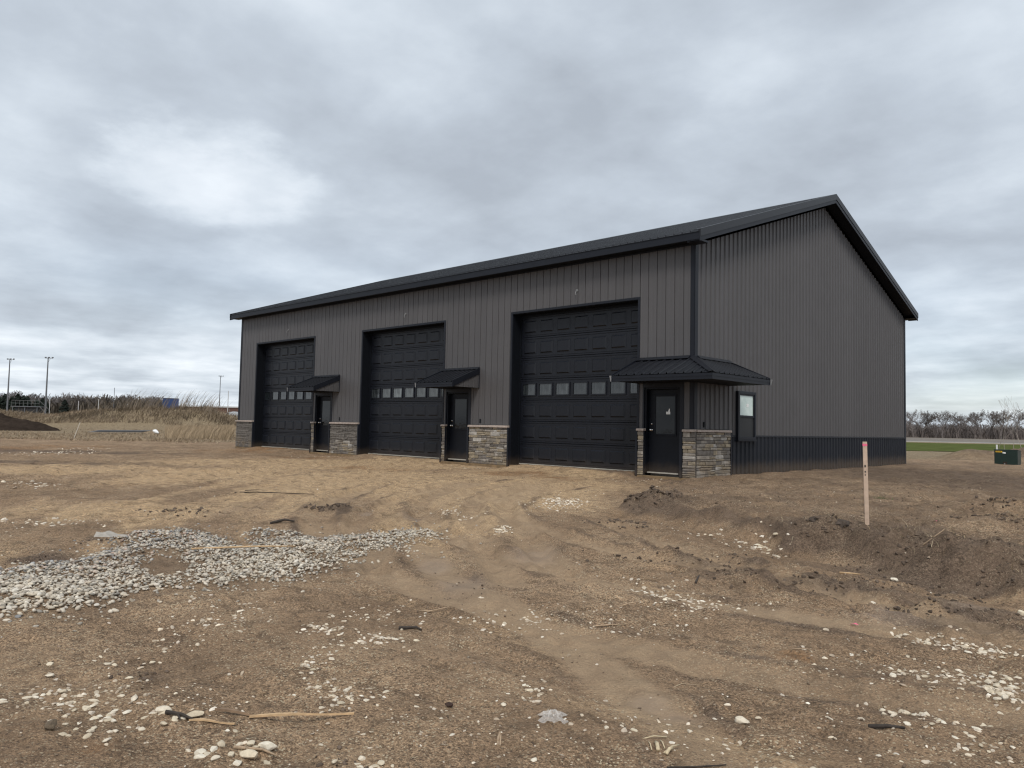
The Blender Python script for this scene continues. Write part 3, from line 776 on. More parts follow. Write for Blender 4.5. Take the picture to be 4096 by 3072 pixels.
def veneer(org, ax, out, w, name='stone_veneer', z0=-.09, ends=True):
    """org: start point, ax: direction along the wall, out: outward direction"""
    o, a, n = Vector(org), Vector(ax), Vector(out)
    pt = lambda s, d, z: tuple(o+a*s+n*d+Vector((0, 0, z)))
    bed = MB(); bed.hexa([pt(0, .002, z0), pt(w, .002, z0), pt(w, .045, z0), pt(0, .045, z0), pt(0, .002, ZC), pt(w, .002, ZC), pt(w, .045, ZC), pt(0, .045, ZC)])
    v = P(bed, name, 'mortar')
    for s, z, sw, sh in courses(w, ZC-z0):
        g = .005; pr = .062+srng.uniform(0, .026); j = lambda q=.006: srng.uniform(-q, q)
        s0, s1, a0, a1 = s+g, s+sw-g, z0+z+g*.7, z0+z+sh-g*.7
        q = [pt(s0, .04, a0), pt(s1, .04, a0), pt(s1+j(), pr+j(), a0+abs(j(.004))), pt(s0+j(), pr+j(), a0+abs(j(.004))), pt(s0, .04, a1), pt(s1, .04, a1), pt(s1+j(), pr+j(), a1-abs(j(.004))), pt(s0+j(), pr+j(), a1-abs(j(.004)))]
        # a rough split face: pull a middle row in and out
        mb = MB(); bb = 0
        mid = [tuple((Vector(q[2])+Vector(q[6]))/2+n*srng.uniform(-.004, .012)), tuple((Vector(q[3])+Vector(q[7]))/2+n*srng.uniform(-.004, .012))]
        mb.v = q+mid; mb.f = [(0, 1, 5, 4)[::-1], (4, 5, 6, 7), (3, 2, 1, 0), (3, 9, 8, 2)[::-1], (9, 7, 6, 8)[::-1], (1, 2, 8, 6, 5), (0, 4, 7, 9, 3)]
        STONES.append((v, mb))
    # cap stones
    s = -.03 if ends else 0; e = w+(.03 if ends else 0)
    while s < e-.01:
        cw = min(srng.uniform(.75, .95), e-s)
        if e-s-cw < .2: cw = e-s
        c = MB().hexa([pt(s+.003, .0, ZC+.004), pt(s+cw-.003, .0, ZC+.004), pt(s+cw-.003, .125, ZC+.002), pt(s+.003, .125, ZC+.002), pt(s+.003, .0, ZC+.066), pt(s+cw-.003, .0, ZC+.066), pt(s+cw-.003, .118, ZC+.058), pt(s+.003, .118, ZC+.058)])
        P(c, 'cap_stone', 'cap', v, bevel=.008); s += cw
    return v


m3 = UNITS[2][2]
veneer((m3+1.075, 0, 0), (1, 0, 0), (0, -1, 0), .085-(m3+1.075)-.0, ends=False)
veneer((0, -.001, 0), (0, 1, 0), (1, 0, 0), SO, ends=False)
for i in (2, 1, 0):
    l, r, m = UNITS[i]
    veneer((r+.058, 0, 0), (1, 0, 0), (0, -1, 0), m-.036-(r+.058))
veneer((UNITS[1][2]+1.075, 0, 0), (1, 0, 0), (0, -1, 0), UNITS[2][0]-.058-UNITS[1][2]-1.075)
veneer((UNITS[0][2]+1.075, 0, 0), (1, 0, 0), (0, -1, 0), UNITS[1][0]-.058-UNITS[0][2]-1.075)
veneer((-L-.06, 0, 0), (1, 0, 0), (0, -1, 0), UNITS[0][0]-.058+L+.06)
for v, mb in STONES[:298]: mb.build('stone', M['stone'], v)
rest = {}
for v, mb in STONES[298:]:
    a = rest.setdefault(v.name, (v, MB()))[1]; bse = len(a.v); a.v += mb.v; a.f += [tuple(i+bse for i in f) for f in mb.f]
for v, mb in rest.values(): tag(mb.build('stone_courses', M['stone'], v), kind='stuff')
# black end trims of the stonework, rot-proof planks below
P(MB().box(.002, .095, SO+.001, SO+.05, -.16, 1.0), 'stone_end_trim', 'black')
for l, r, m in UNITS:
    P(MB().box(l-.056, l+.0, -.10, -.031, -.12, ZC-.002), 'stone_end_trim', 'black')
    P(MB().box(r+.0, r+.056, -.10, -.031, -.12, ZC-.002), 'stone_end_trim', 'black')
    P(MB().box(m-.035, m-.02, -.08, -.031, -.09, ZC-.002), 'stone_end_trim', 'black')
    P(MB().box(m+1.0, m+1.07, -.10, -.031, -.09, ZC-.002), 'stone_end_trim', 'black')
def plank(x0, x1): P(MB().box(x0, x1, -.085, -.002, -.25, -.094), 'skirt_plank', 'plank', bevel=.006)
plank(UNITS[2][1]-.02, .08); plank(UNITS[1][1]-.02, UNITS[2][0]-.0); plank(UNITS[0][1]-.02, UNITS[1][0]); plank(-L-.05, UNITS[0][0])
P(MB().box(.002, .085, -.002, .35, -.25, -.094), 'skirt_plank', 'plank', bevel=.006)
for l, r, m in UNITS[1:]: P(MB().box(l+.02, l+.16, -.06, .08, -.3, -.07), 'post_foot', 'plank', bevel=.006)

# wire stubs above the doors, box openings beside them
for x in (-3.6, -11.01, -18.61):
    P(MB().tube([(x, -.002, 4.77), (x, -.03, 4.77)], .034, 10).tube([(x, -.03, 4.77), (x+.01, -.07, 4.75), (x+.005, -.09, 4.68), (x+.02, -.085, 4.64)], .010, 6), 'wire_stub', 'bare')
for x in (-7.27, -14.76): P(MB().box(x-.03, x+.03, -.022, -.0165, 1.12, 1.25), 'box_opening', 'jamb')
P(MB().box(.004, .03, .43, .475, 1.12, 1.25), 'box_opening', 'jamb')

# side window, single hung
wy0, wy1, wz0, wz1 = 2.06, 3.05, .815, 2.08
win = P(MB().box(.0, .085, wy0, wy0+.075, wz0, wz1).box(.0, .085, wy1-.075, wy1, wz0, wz1).box(.0, .085, wy0+.075, wy1-.075, wz0, wz0+.075).box(.0, .085, wy0+.075, wy1-.075, wz1-.075, wz1), 'window', 'black', bevel=.006)
P(MB().box(.0, .10, wy0-.02, wy1+.02, wz0-.03, wz0-.002), 'window_sill', 'black', win)
P(MB().box(.038, .07, wy0+.076, wy1-.076, 1.405, 1.455).box(.038, .07, wy0+.076, wy0+.12, 1.456, wz1-.076).box(.038, .07, wy1-.12, wy1-.076, 1.456, wz1-.076).box(.038, .07, wy0+.121, wy1-.121, wz1-.11, wz1-.076), 'sash_frame', 'black', win)
P(MB().poly([(.05, wy0+.12, 1.456), (.05, wy1-.12, 1.456), (.05, wy1-.12, wz1-.11), (.05, wy0+.12, wz1-.11)]), 'window_pane', 'sash_film', win)
P(MB().poly([(.046, wy0+.076, wz0+.076), (.046, wy1-.076, wz0+.076), (.046, wy1-.076, 1.404), (.046, wy0+.076, 1.404)]), 'insect_screen', 'screen', win)
P(MB().box(.0515, .053, 2.56, 2.68, 1.68, 1.76), 'paper_sticker', 'white', win)

# canopies over the entry doors
def canopy(x0, x1):
    """lean-to roof between x0 and x1"""
    yf, zf, zb = -1.11, 2.32, 2.76
    cp = P(MB().box(x0+.02, x1-.02, yf+.02, -.032, 2.185, 2.20), 'canopy', 'jamb')
    P(MB().box(x0, x1, yf-.012, yf+.012, 2.18, zf-.01), 'canopy_fascia', 'black', cp)
    P(MB().box(x0, x1, yf-.02, yf-.0125, 2.25, zf-.01), 'canopy_drip_edge', 'black', cp)
    n = max(1, round((x1-x0)/.82)); w = (x1-x0)/n
    for i in range(n):
        pr = [(x0+i*w+s*w/(4*RP), d*1.1) for s, d in rib_profile(4)]
        P(MB().strip([(a, yf-.03, zf+d) for a, d in pr], [(a, -.018, zb+d) for a, d in pr]), 'canopy_roof_panel', 'roof', cp)
    for xx, sg in ((x1, 1), (x0, -1)):
        xa, xb = sorted((xx, xx+.02*sg))
        P(MB().hexa([(xa, yf-.02, zf-.15), (xb, yf-.02, zf-.15), (xb, -.018, zb-.13), (xa, -.018, zb-.13), (xa, yf-.02, zf+.03), (xb, yf-.02, zf+.03), (xb, -.018, zb+.04), (xa, -.018, zb+.04)]), 'canopy_rake_trim', 'black', cp)
        s = -1.02
        while s < -.03:
            e = min(s+.19, -.02); za = lambda y: zf-.14+(zb-zf)*(y-yf)/(-yf)
            P(MB().strip([(xx-.012*sg, s+.004, 2.19), (xx-.004*sg, s+.012, 2.19), (xx-.004*sg, e-.012, 2.19), (xx-.012*sg, e-.004, 2.19)], [(xx-.012*sg, s+.004, za(s)), (xx-.004*sg, s+.012, za(s)), (xx-.004*sg, e-.012, za(e)), (xx-.012*sg, e-.004, za(e))]), 'canopy_cheek_panel', 'siding', cp)
            s += .19
    P(MB().box(x1-.014, x1+.012, -.045, -.018, 2.18, zb-.1), 'canopy_wall_trim', 'black', cp)
    P(MB().hexa([(x0-.045, yf-.03, 2.18), (x0-.022, yf-.03, 2.18), (x0-.022, yf+.03, 2.2), (x0-.045, yf+.03, 2.2), (x0-.06, yf-.04, zf), (x0-.022, yf-.04, zf), (x0-.022, yf+.03, zf), (x0-.06, yf+.03, zf)]), 'bare_end_flashing', 'bare', cp)
    P(MB().hexa([(x0, -.03, zb-.005), (x1, -.03, zb-.005), (x1, -.018, zb+.07), (x0, -.018, zb+.07), (x0, -.12, zb+.0), (x1, -.12, zb+.0), (x1, -.019, zb+.075), (x0, -.019, zb+.075)]), 'canopy_wall_flashing', 'roof', cp)


canopy(-8.98, -7.35); canopy(-16.55, -14.82)
# hipped canopy wrapping the near corner
XL, E, YR, zf, zb = -1.60, 1.07, 1.71, 2.32, 2.76
cp = P(MB().box(XL+.02, E-.02, -E+.02, -.032, 2.185, 2.2).box(.035, E-.02, -.0319, YR-.02, 2.185, 2.2), 'canopy', 'jamb')
P(MB().box(XL, E+.012, -E-.012, -E+.012, 2.175, zf-.01), 'canopy_fascia', 'black', cp)
P(MB().box(E-.012, E+.0125, -E+.0125, YR, 2.175, zf-.01), 'canopy_fascia', 'black', cp)
P(MB().box(XL, E+.02, -E-.02, -E-.0125, 2.245, zf-.01), 'canopy_drip_edge', 'black', cp)
P(MB().box(E+.0127, E+.02, -E-.0124, YR, 2.245, zf-.01), 'canopy_drip_edge', 'black', cp)
sl = (zb-zf)/E
def hip_sheet(front):
    tot = (E-XL) if front else (YR+E); n = 3; w = tot/n
    for i in range(n):
        pr = [(i*w+s*w/(4*RP), d*1.15) for s, d in rib_profile(4)]
        A, T2 = [], []
        for s, d in pr:
            c0 = (XL+s) if front else (YR-s)             # coordinate along the eave
            lim = max(0., c0) if front else max(0., -c0)   # beyond the wall corner the hip cuts the sheet
            zt = zb-sl*lim
            if front: A.append((c0, -E-.03, zf+d)); T2.append((c0, -lim-.012, zt+d))
            else: A.append((E+.03, c0, zf+d)); T2.append((lim+.012, c0, zt+d))
        P(MB().strip(A, T2), 'canopy_roof_panel', 'roof', cp)
hip_sheet(True); hip_sheet(False)
hv = lambda o, z: [(0+o, 0+o-.02, zb+z), (E+.02+o, -E-.02+o, zf+z)]
P(MB().hexa([(-.11, -.03, zb+.018), (E-.07, -E-.035, zf+.02), (E+.035, -E-.035, zf+.034), (.02, -.03, zb+.055), (-.11, -.03, zb+.024), (E-.07, -E-.035, zf+.026), (E+.035, -E-.035, zf+.05), (.02, -.03, zb+.07)])
  .hexa([(.03, .09, zb+.018), (.02, -.03, zb+.055), (E+.035, -E-.035, zf+.034), (E+.035, -E+.07, zf+.02), (.03, .09, zb+.024), (.02, -.03, zb+.07), (E+.035, -E-.035, zf+.05), (E+.035, -E+.07, zf+.026)]), 'canopy_hip_cap', 'roof', cp)
P(MB().hexa([(XL-.045, -E-.03, 2.18), (XL-.022, -E-.03, 2.18), (XL-.022, -E+.03, 2.2), (XL-.045, -E+.03, 2.2), (XL-.07, -E-.04, zf), (XL-.022, -E-.04, zf), (XL-.022, -E+.03, zf), (XL-.07, -E+.03, zf)]), 'bare_end_flashing', 'bare', cp)
P(MB().hexa([(E-.03, YR+.022, 2.18), (E+.03, YR+.022, 2.18), (E+.03, YR+.045, 2.18), (E-.03, YR+.045, 2.2), (E-.03, YR+.022, zf), (E+.05, YR+.022, zf), (E+.05, YR+.08, zf), (E-.03, YR+.07, zf)]), 'bare_end_flashing', 'bare', cp)
for front in (True, False):
    q = lambda s, d, z: (s, -d, z) if front else (d, s, z)
    e0, sg = (XL, 1) if front else (YR, -1)
    a0, a1 = sorted((e0, e0-.02*sg))
    P(MB().hexa([q(a0, E+.02, zf-.14), q(a1, E+.02, zf-.14), q(a1, .03, zb-.13), q(a0, .03, zb-.13), q(a0, E+.02, zf+.03), q(a1, E+.02, zf+.03), q(a1, .03, zb+.04), q(a0, .03, zb+.04)]), 'canopy_rake_trim', 'black', cp)
    P(MB().strip([q(e0, .04, 2.19), q(e0, E-.02, 2.19)], [q(e0, .04, zb-.14), q(e0, E-.02, zf-.14)]), 'canopy_cheek_panel', 'siding', cp)
P(MB().hexa([(XL, -.03, zb-.005), (-.1, -.03, zb-.005), (-.1, -.0245, zb+.07), (XL, -.0245, zb+.07), (XL, -.12, zb), (-.1, -.12, zb), (-.1, -.025, zb+.076), (XL, -.025, zb+.076)]), 'canopy_wall_flashing', 'roof', cp)
P(MB().hexa([(.03, .11, zb-.005), (.034, YR, zb-.005), (.0265, YR, zb+.07), (.0265, .11, zb+.07), (.12, .11, zb), (.12, YR, zb), (.03, YR, zb+.076), (.03, .11, zb+.076)]), 'canopy_wall_flashing', 'roof', cp)

# ------------------------------------------------------------------ wood stake, transformer, debris
gz1 = lambda x, y: float(ground_z(np.array([x]), np.array([y]))[0])
wood = material('raw_wood', (.50, .37, .28), .8, var=(9, .2), bump=(25, .3, .006))
pink = material('pink_marking', (.78, .14, .24), .6)
sx, sy = 5.79, -5.43; sz = gz1(sx, sy)
st = empty('survey_stake', (sx, sy, sz), .45); tag(st, 'pale wooden survey stake with a pink painted top standing in the dirt', 'stake')
tilt = Matrix.Rotation(-.022, 4, 'Y')
m_ = MB().hexa([(-.026, -.016, -.25), (.026, -.016, -.25), (.026, .016, -.25), (-.026, .016, -.25), (-.027, -.016, 1.11), (.027, -.016, 1.11), (.027, .016, 1.11), (-.027, .016, 1.11)])
m_.v = [tuple(tilt @ Vector(p)) for p in m_.v]; m_.build('stake_shaft', wood, st, bevel=.004)
m_ = MB().hexa([(-.0285, -.0175, 1.05), (.0285, -.0175, 1.055), (.0285, .0175, 1.06), (-.0285, .0175, 1.06), (-.0285, -.0175, 1.085), (.0285, -.0175, 1.08), (.0285, .0175, 1.085), (-.0285, .0175, 1.085)])
m_.v = [tuple(tilt @ Vector(p)) for p in m_.v]; m_.build('pink_band', pink, st)
dk = material('black_ink', (.02, .02, .02), .7); m_ = MB()
for z, h2 in ((.70, .02), (.77, .03), (.66, .015)): m_.box(-.014, .003, -.0185, -.0165, z, z+h2)
m_.v = [tuple(tilt @ Vector(p)) for p in m_.v]; m_.build('ink_mark', dk, st)

# transformer cabinet: front face towards the camera
green = material('dark_green_paint', (.009, .024, .019), .45, var=(3, .15))
tu, tv = (3964-2048)/3070.4*34.6+.02, 34.4
tx, ty = xy(tu, tv); tz = -.34
T = empty('transformer_cabinet', (tx, ty, tz), YAW-.73)
tag(T, 'dark green pad mounted transformer cabinet with a yellow warning sticker', 'electrical cabinet')
T_w, T_h, T_d = .89, .79, .85
MB().hexa([(0, 0, -.1), (T_w, 0, -.1), (T_w, T_d, -.1), (0, T_d, -.1), (0, 0, T_h), (T_w, 0, T_h), (T_w, T_d, T_h-.05), (0, T_d, T_h-.05)]).build('cabinet_body', green, T, bevel=.015)
lid = MB().hexa([(-.02, -.025, T_h+.002), (T_w+.02, -.025, T_h+.002), (T_w+.02, T_d+.02, T_h-.045), (-.02, T_d+.02, T_h-.045), (-.02, -.025, T_h+.03), (T_w+.02, -.025, T_h+.03), (T_w+.02, T_d+.02, T_h-.01), (-.02, T_d+.02, T_h-.01)]).build('cabinet_lid', green, T, bevel=.01)
dr = MB().box(.02, T_w-.02, -.022, -.002, .02, T_h-.005).build('cabinet_door', green, T, bevel=.008)
MB().box(.33, .49, -.03, -.0225, .08, .28).build('lock_recess', M['jamb'], dr)
MB().tube([(.40, -.032, .20), (.40, -.06, .16)], .022, 8).box(.42, .47, -.045, -.031, .10, .13).box(.345, .36, -.04, -.031, .10, .12).build('padlock', M['bare'], dr)
yel = material('yellow_sticker', (.80, .48, .02), .5)
stk = MB().box(.06, .31, -.0245, -.0225, T_h-.10, T_h-.04).build('warning_sticker', yel, dr)
m_ = MB()
for i in range(7): m_.box(.085+i*.029, .103+i*.029, -.026, -.0248, T_h-.085, T_h-.055)
m_.build('sticker_print', dk, stk)
MB().hexa([(.32, -.0245, T_h-.14), (.44, -.0245, T_h-.155), (.44, -.0225, T_h-.155), (.32, -.0225, T_h-.14), (.325, -.0245, T_h-.075), (.445, -.0245, T_h-.09), (.445, -.0225, T_h-.09), (.325, -.0225, T_h-.075)]).build('white_sticker', M['white'], dr)
px_, py_ = xy(25.9, 41.0); pz_ = gz1(px_, py_)
tag(MB().tube([(px_, py_, pz_-.2), (px_, py_, pz_+.32)], .04, 8).build('marker_post', M['white']), 'short white marker post standing behind the green transformer cabinet', 'post')

# ------------------------------------------------------------------ stones
def ico(sub):
    p = (1+5**.5)/2
    V = np.array([(-1, p, 0), (1, p, 0), (-1, -p, 0), (1, -p, 0), (0, -1, p), (0, 1, p), (0, -1, -p), (0, 1, -p), (p, 0, -1), (p, 0, 1), (-p, 0, -1), (-p, 0, 1)], float)
    F = np.array([(0, 11, 5), (0, 5, 1), (0, 1, 7), (0, 7, 10), (0, 10, 11), (1, 5, 9), (5, 11, 4), (11, 10, 2), (10, 7, 6), (7, 1, 8), (3, 9, 4), (3, 4, 2), (3, 2, 6), (3, 6, 8), (3, 8, 9), (4, 9, 5), (2, 4, 11), (6, 2, 10), (8, 6, 7), (9, 8, 1)])
    V /= np.linalg.norm(V, axis=1)[:, None]
    for _ in range(sub):
        E_ = {}; V = list(V); NF = []
        def mid(a, b):
            k = (min(a, b), max(a, b))
            if k not in E_: q = V[a]+V[b]; V.append(q/np.linalg.norm(q)); E_[k] = len(V)-1
            return E_[k]
        for a, b_, c_ in F:
            x1, x2, x3 = mid(a, b_), mid(b_, c_), mid(c_, a); NF += [(a, x1, x3), (b_, x2, x1), (c_, x3, x2), (x1, x2, x3)]
        V = np.array(V); F = np.array(NF)
    return V, F


I0, I1, I2 = ico(0), ico(1), ico(2)


def rough_shape(base, seed, amp, cut):
    r = np.random.default_rng(seed); V, F = base; V = V.copy()
    for _ in range(5):
        d = r.normal(size=3); d /= np.linalg.norm(d); V *= (1+amp*np.sin(V @ d*r.uniform(1.5, 3.5)+r.uniform(0, 6)))[:, None]
    for _ in range(cut):                         # chop facets for broken limestone
        d = r.normal(size=3); d /= np.linalg.norm(d); h_ = r.uniform(.5, .8); k = V @ d
        V = np.where((k > h_)[:, None], V-d*(k-h_)[:, None]*.9, V)
    return V, F


ROUGH = [rough_shape(I2, 100+i, .13, 11) for i in range(10)]
ROUND = [rough_shape(I2, 200+i, .05, 0) for i in range(6)]
ROUGH1 = [rough_shape(I1, 300+i, .16, 8) for i in range(12)]
ROUND1 = [rough_shape(I1, 400+i, .07, 1) for i in range(8)]
ROUND0 = [rough_shape(I0, 450+i, .07, 0) for i in range(8)]
CLOD0 = [rough_shape(I0, 500+i, .2, 2) for i in range(12)]
CLOD1 = [rough_shape(I1, 600+i, .16, 4) for i in range(10)]


def rotm(n, r, tiltmax=.5):
    a = r.uniform(0, 2*np.pi, n); bx = r.normal(0, tiltmax*.5, n); by = r.normal(0, tiltmax*.5, n)
    ca, sa, cb, sb, cc, sc = np.cos(a), np.sin(a), np.cos(bx), np.sin(bx), np.cos(by), np.sin(by)
    Z = np.zeros(n); O = np.ones(n)
    Rz = np.stack([ca, -sa, Z, sa, ca, Z, Z, Z, O], 1).reshape(n, 3, 3)
    Rx = np.stack([O, Z, Z, Z, cb, -sb, Z, sb, cb], 1).reshape(n, 3, 3)
    Ry = np.stack([cc, Z, sc, Z, O, Z, -sc, Z, cc], 1).reshape(n, 3, 3)
    return Rx @ Ry @ Rz


def scatter_mesh(name, pos, size, shapes, cols, mat, r, tilt=.5, smooth=True):
    """joined mesh of many small bodies; size (n,3) half extents"""
    n = len(pos); Rm = rotm(n, r, tilt); kind = r.integers(0, len(shapes), n)
    Vs, Fs, Cs = [], [], []; b0 = 0
    for k, (V, F) in enumerate(shapes):
        i = np.where(kind == k)[0]
        if not len(i): continue
        P_ = V[None]*size[i][:, None, :]
        P_ = np.einsum('nij,nkj->nki', Rm[i], P_)+pos[i][:, None, :]
        Vs.append(P_.reshape(-1, 3)); nv_ = len(V)
        Fs.append((F[None]+(b0+np.arange(len(i))*nv_)[:, None, None]).reshape(-1, 3)); b0 += len(i)*nv_
        Cs.append(np.repeat(cols[i], nv_, 0))
    return link(name, np_mesh(name, np.concatenate(Vs), np.concatenate(Fs), mat, np.concatenate(Cs), smooth))


PALE = np.array([(.80, .71, .58), (.72, .63, .50), (.85, .78, .66), (.64, .55, .42), (.77, .67, .52)])
COBB = np.array([(.62, .555, .455), (.56, .50, .41), (.66, .60, .50), (.38, .345, .30), (.29, .28, .265), (.48, .385, .29), (.44, .35, .25), (.54, .45, .37), (.23, .225, .22), (.58, .53, .46), (.48, .445, .40), (.50, .37, .30), (.64, .585, .49), (.40, .395, .385)])
stone_m = vcol_material('pebble', .85, (55, .6, .006), (45, .22))
cob_m = vcol_material('cobble', .7, (60, .35, .004), (40, .16))


def single_stone_material(name, stops, mud, rough=.85, seed=0.):
    m = material(name, (.5, .5, .5), rough, spec=.3, bump=(4, .6, .006)); t = NT(m.node_tree); b = t.n['Principled BSDF']
    oi = t.add('ShaderNodeObjectInfo').outputs['Random']; k = len(stops)
    c = t.ramp(oi, *[(i/k, s) for i, s in enumerate(stops)], interp='CONSTANT')
    pos = t.add('ShaderNodeNewGeometry').outputs['Position']
    c = t.add('ShaderNodeVectorMath', operation='SCALE', ins={0: c, 3: t.maprange(t.noise(pos, 45, 6, .65), .3, .7, .82, 1.15, False)}).outputs[0]
    gz_ = t.add('ShaderNodeSeparateXYZ', ins={0: t.add('ShaderNodeTexCoord').outputs['Object']}).outputs[2]
    dirt = t.math('MULTIPLY', t.maprange(t.math('ADD', gz_, t.math('MULTIPLY', t.noise(pos, 28, 5, .6), 1.2)), .75, .05), mud)
    c = t.mix(dirt, c, (.17, .125, .085)); t.l.new(c, b.inputs['Base Color']); return m


lime_m = single_stone_material('limestone', [tuple(c*np.array([.80, .79, .76])) for c in PALE], .85)
cobs_m = single_stone_material('cobblestone', [tuple(c) for c in COBB], .25, .7)
ROUGH_ME = [np_mesh('limestone_rock', V, F, lime_m, smooth=False) for V, F in ROUGH]
ROUND_ME = [np_mesh('cobblestone', V, F, cobs_m, smooth=True) for V, F in ROUND]


CL = [(-1.07, 29.9, 1.2, .7, 60, .10, .26), (4.85, -14.84, .29, .25, 60, .03, .07), (5.3, -14.72, .19, .23, 26, .04, .075), (6.1, -14.48, .15, .16, 9, .05, .08), (5.45, -14.51, .1, .07, 8, .04, .07), (3.85, -13.52, .35, .5, 70, .02, .06), (4.44, -14.32, .31, .39, 20, .02, .06), (4.65, -13.05, .13, .15, 26, .03, .06), (5.09, -12.94, .26, .18, 46, .03, .065), (5.24, -13.44, .11, .25, 26, .025, .055), (5.81, -13.72, .21, .16, 50, .025, .06), (4.6, -12.55, .29, .3, 40, .02, .05), (5.23, -11.96, .23, .3, 36, .02, .06), (6.48, -12.85, .1, .21, 18, .03, .06), (5.46, -11.59, .18, .28, 34, .02, .05), (6.64, -14.05, .13, .06, 10, .04, .07), (5.56, -10.08, .25, .43, 50, .03, .06), (6.1, -10.22, .36, .33, 60, .03, .06), (-1.0, -.8, .7, .35, 40, .02, .05), (-7.0, -.75, .9, .5, 60, .02, .06), (-9.0, -.8, .7, .4, 30, .02, .05), (-14.4, -.8, .9, .5, 40, .02, .07), (7.8, -9.82, .26, .16, 60, .03, .065), (8.11, -9.86, .25, .15, 60, .03, .065), (8.32, -10.66, .2, .22, 60, .03, .07), (8.45, -10.91, .13, .18, 36, .035, .075), (7.96, -10.77, .21, .26, 30, .03, .06), (8.06, -11.61, .08, .08, 10, .04, .07), (8.24, -11.57, .19, .15, 20, .03, .07), (8.47, -11.81, .18, .15, 16, .03, .06), (7.89, -12.82, .13, .04, 8, .03, .06), (4.27, -6.8, .3, .5, 16, .04, .09), (5.0, -6.95, .34, .5, 30, .05, .12), (.81, -5.71, .31, .39, 120, .04, .09), (1.08, -6.23, .5, .48, 70, .03, .07), (2.37, -8.86, .09, .23, 40, .04, .09), (.95, -8.38, .33, .35, 40, .03, .07), (-20.2, -7.96, .94, 1.65, 80, .06, .13), (-23.25, -6, .58, 1.27, 30, .06, .13), (-6.79, -11.85, .51, .48, 30, .05, .11), (-1.86, -13, .59, .36, 40, .04, .1), (-7.5, -11.96, .14, .41, 8, .08, .16), (5.96, -11.36, .6, .5, 46, .02, .05), (7.57, -10.73, .4, .4, 40, .02, .05), (6.49, -13.64, .62, .35, 70, .015, .045), (7.26, -12.82, .57, .4, 70, .015, .045), (8.06, -11.97, .6, .4, 50, .015, .045), (5.33, -14.38, .4, .36, 60, .015, .04)]
sr = np.random.default_rng(21)
PX, PY, PS = [], [], []
for cx, cy, du, dv, n, a, b_ in CL:
    n = int(n*1.5)
    e = np.clip(sr.normal(size=(n, 2)), -2.1, 2.1)*.62
    PX += list(cx+e[:, 0]*du*CS-e[:, 1]*dv*SN); PY += list(cy+e[:, 0]*du*SN+e[:, 1]*dv*CS)
    PS += list((a+(b_-a)*sr.random(n)**2.4)*.8)
n = 900                                            # strays everywhere on the near ground
vv = 2.3+sr.random(n)**.7*14; uu = (sr.random(n)-.5)*vv*1.5
sxx, syy = xy(uu, vv); PX += list(sxx); PY += list(syy); PS += list(.012+.03*sr.random(n)**3)
PX, PY, PS = map(np.array, (PX, PY, PS))
ok = (PX < .2) & (PY > -.3); PX, PY, PS = PX[~ok], PY[~ok], PS[~ok]
# cobbles of the pile
PB = np.array(PILE); n = 42000
cx = sr.uniform(PB[:, 0].min()-.5, PB[:, 0].max()+.3, n); cy = sr.uniform(PB[:, 1].min(), PB[:, 1].max()+.3, n)
d, _ = dist_poly(cx, cy, PILE, True); ins = in_poly(cx, cy, PILE); sd_ = np.where(ins, d, -d)
thin = np.clip(fbm(cx, cy, 1.1, 3, .55, 9.)+.12, -1, 1)
bare = blob(cx, cy, [(-.1, -11.55, .35, .5), (1.05, -11.2, .4, .35), (.85, -10.9, .3, .25)])
wob_ = .34*fbm(cx, cy, 1.6, 4, .6, 4.)
den = np.clip(sstep(-.30, .42, sd_+wob_)**1.5*(.98-1.0*sstep(.02, -.4, thin)*sstep(1.2, .0, cx*-.5+.9))-bare*.8, 0.012, 1)*(sd_ > -.55)
keep = sr.random(n) < den; cx, cy, sd_ = cx[keep], cy[keep], sd_[keep]
cs = .009+.0155*sr.random(len(cx))**1.8
cs *= np.where(sd_ < 0, .8, 1)
lay = sr.random(len(cx))

allx = np.concatenate([PX, cx]); ally = np.concatenate([PY, cy]); alls = np.concatenate([PS*.5, cs])
isc = np.concatenate([np.zeros(len(PX), bool), np.ones(len(cx), bool)])
gz_all = ground_z(allx, ally)
au, av = uv(allx, ally)
asp = np.stack([sr.uniform(.9, 1.45, len(allx)), sr.uniform(.7, 1.05, len(allx)), sr.uniform(.42, .7, len(allx))], 1)
half = alls[:, None]*asp
sink = np.where(isc, .35, .28-.2*sr.random(len(allx)))
lift = np.concatenate([np.zeros(len(PX)), lay*.018*(sd_ > .1)])
posz = gz_all+half[:, 2]*np.where(isc, .35, sr.uniform(-.4, .35, len(allx)))+lift
pos3 = np.stack([allx, ally, posz], 1)
vis = (av > 2.4) & (np.abs(au) < .70*av)
score = np.where(vis, alls/np.maximum(av, .5), 0)
order = np.argsort(-score); single = order[:272]; mask = np.ones(len(allx), bool); mask[single] = False
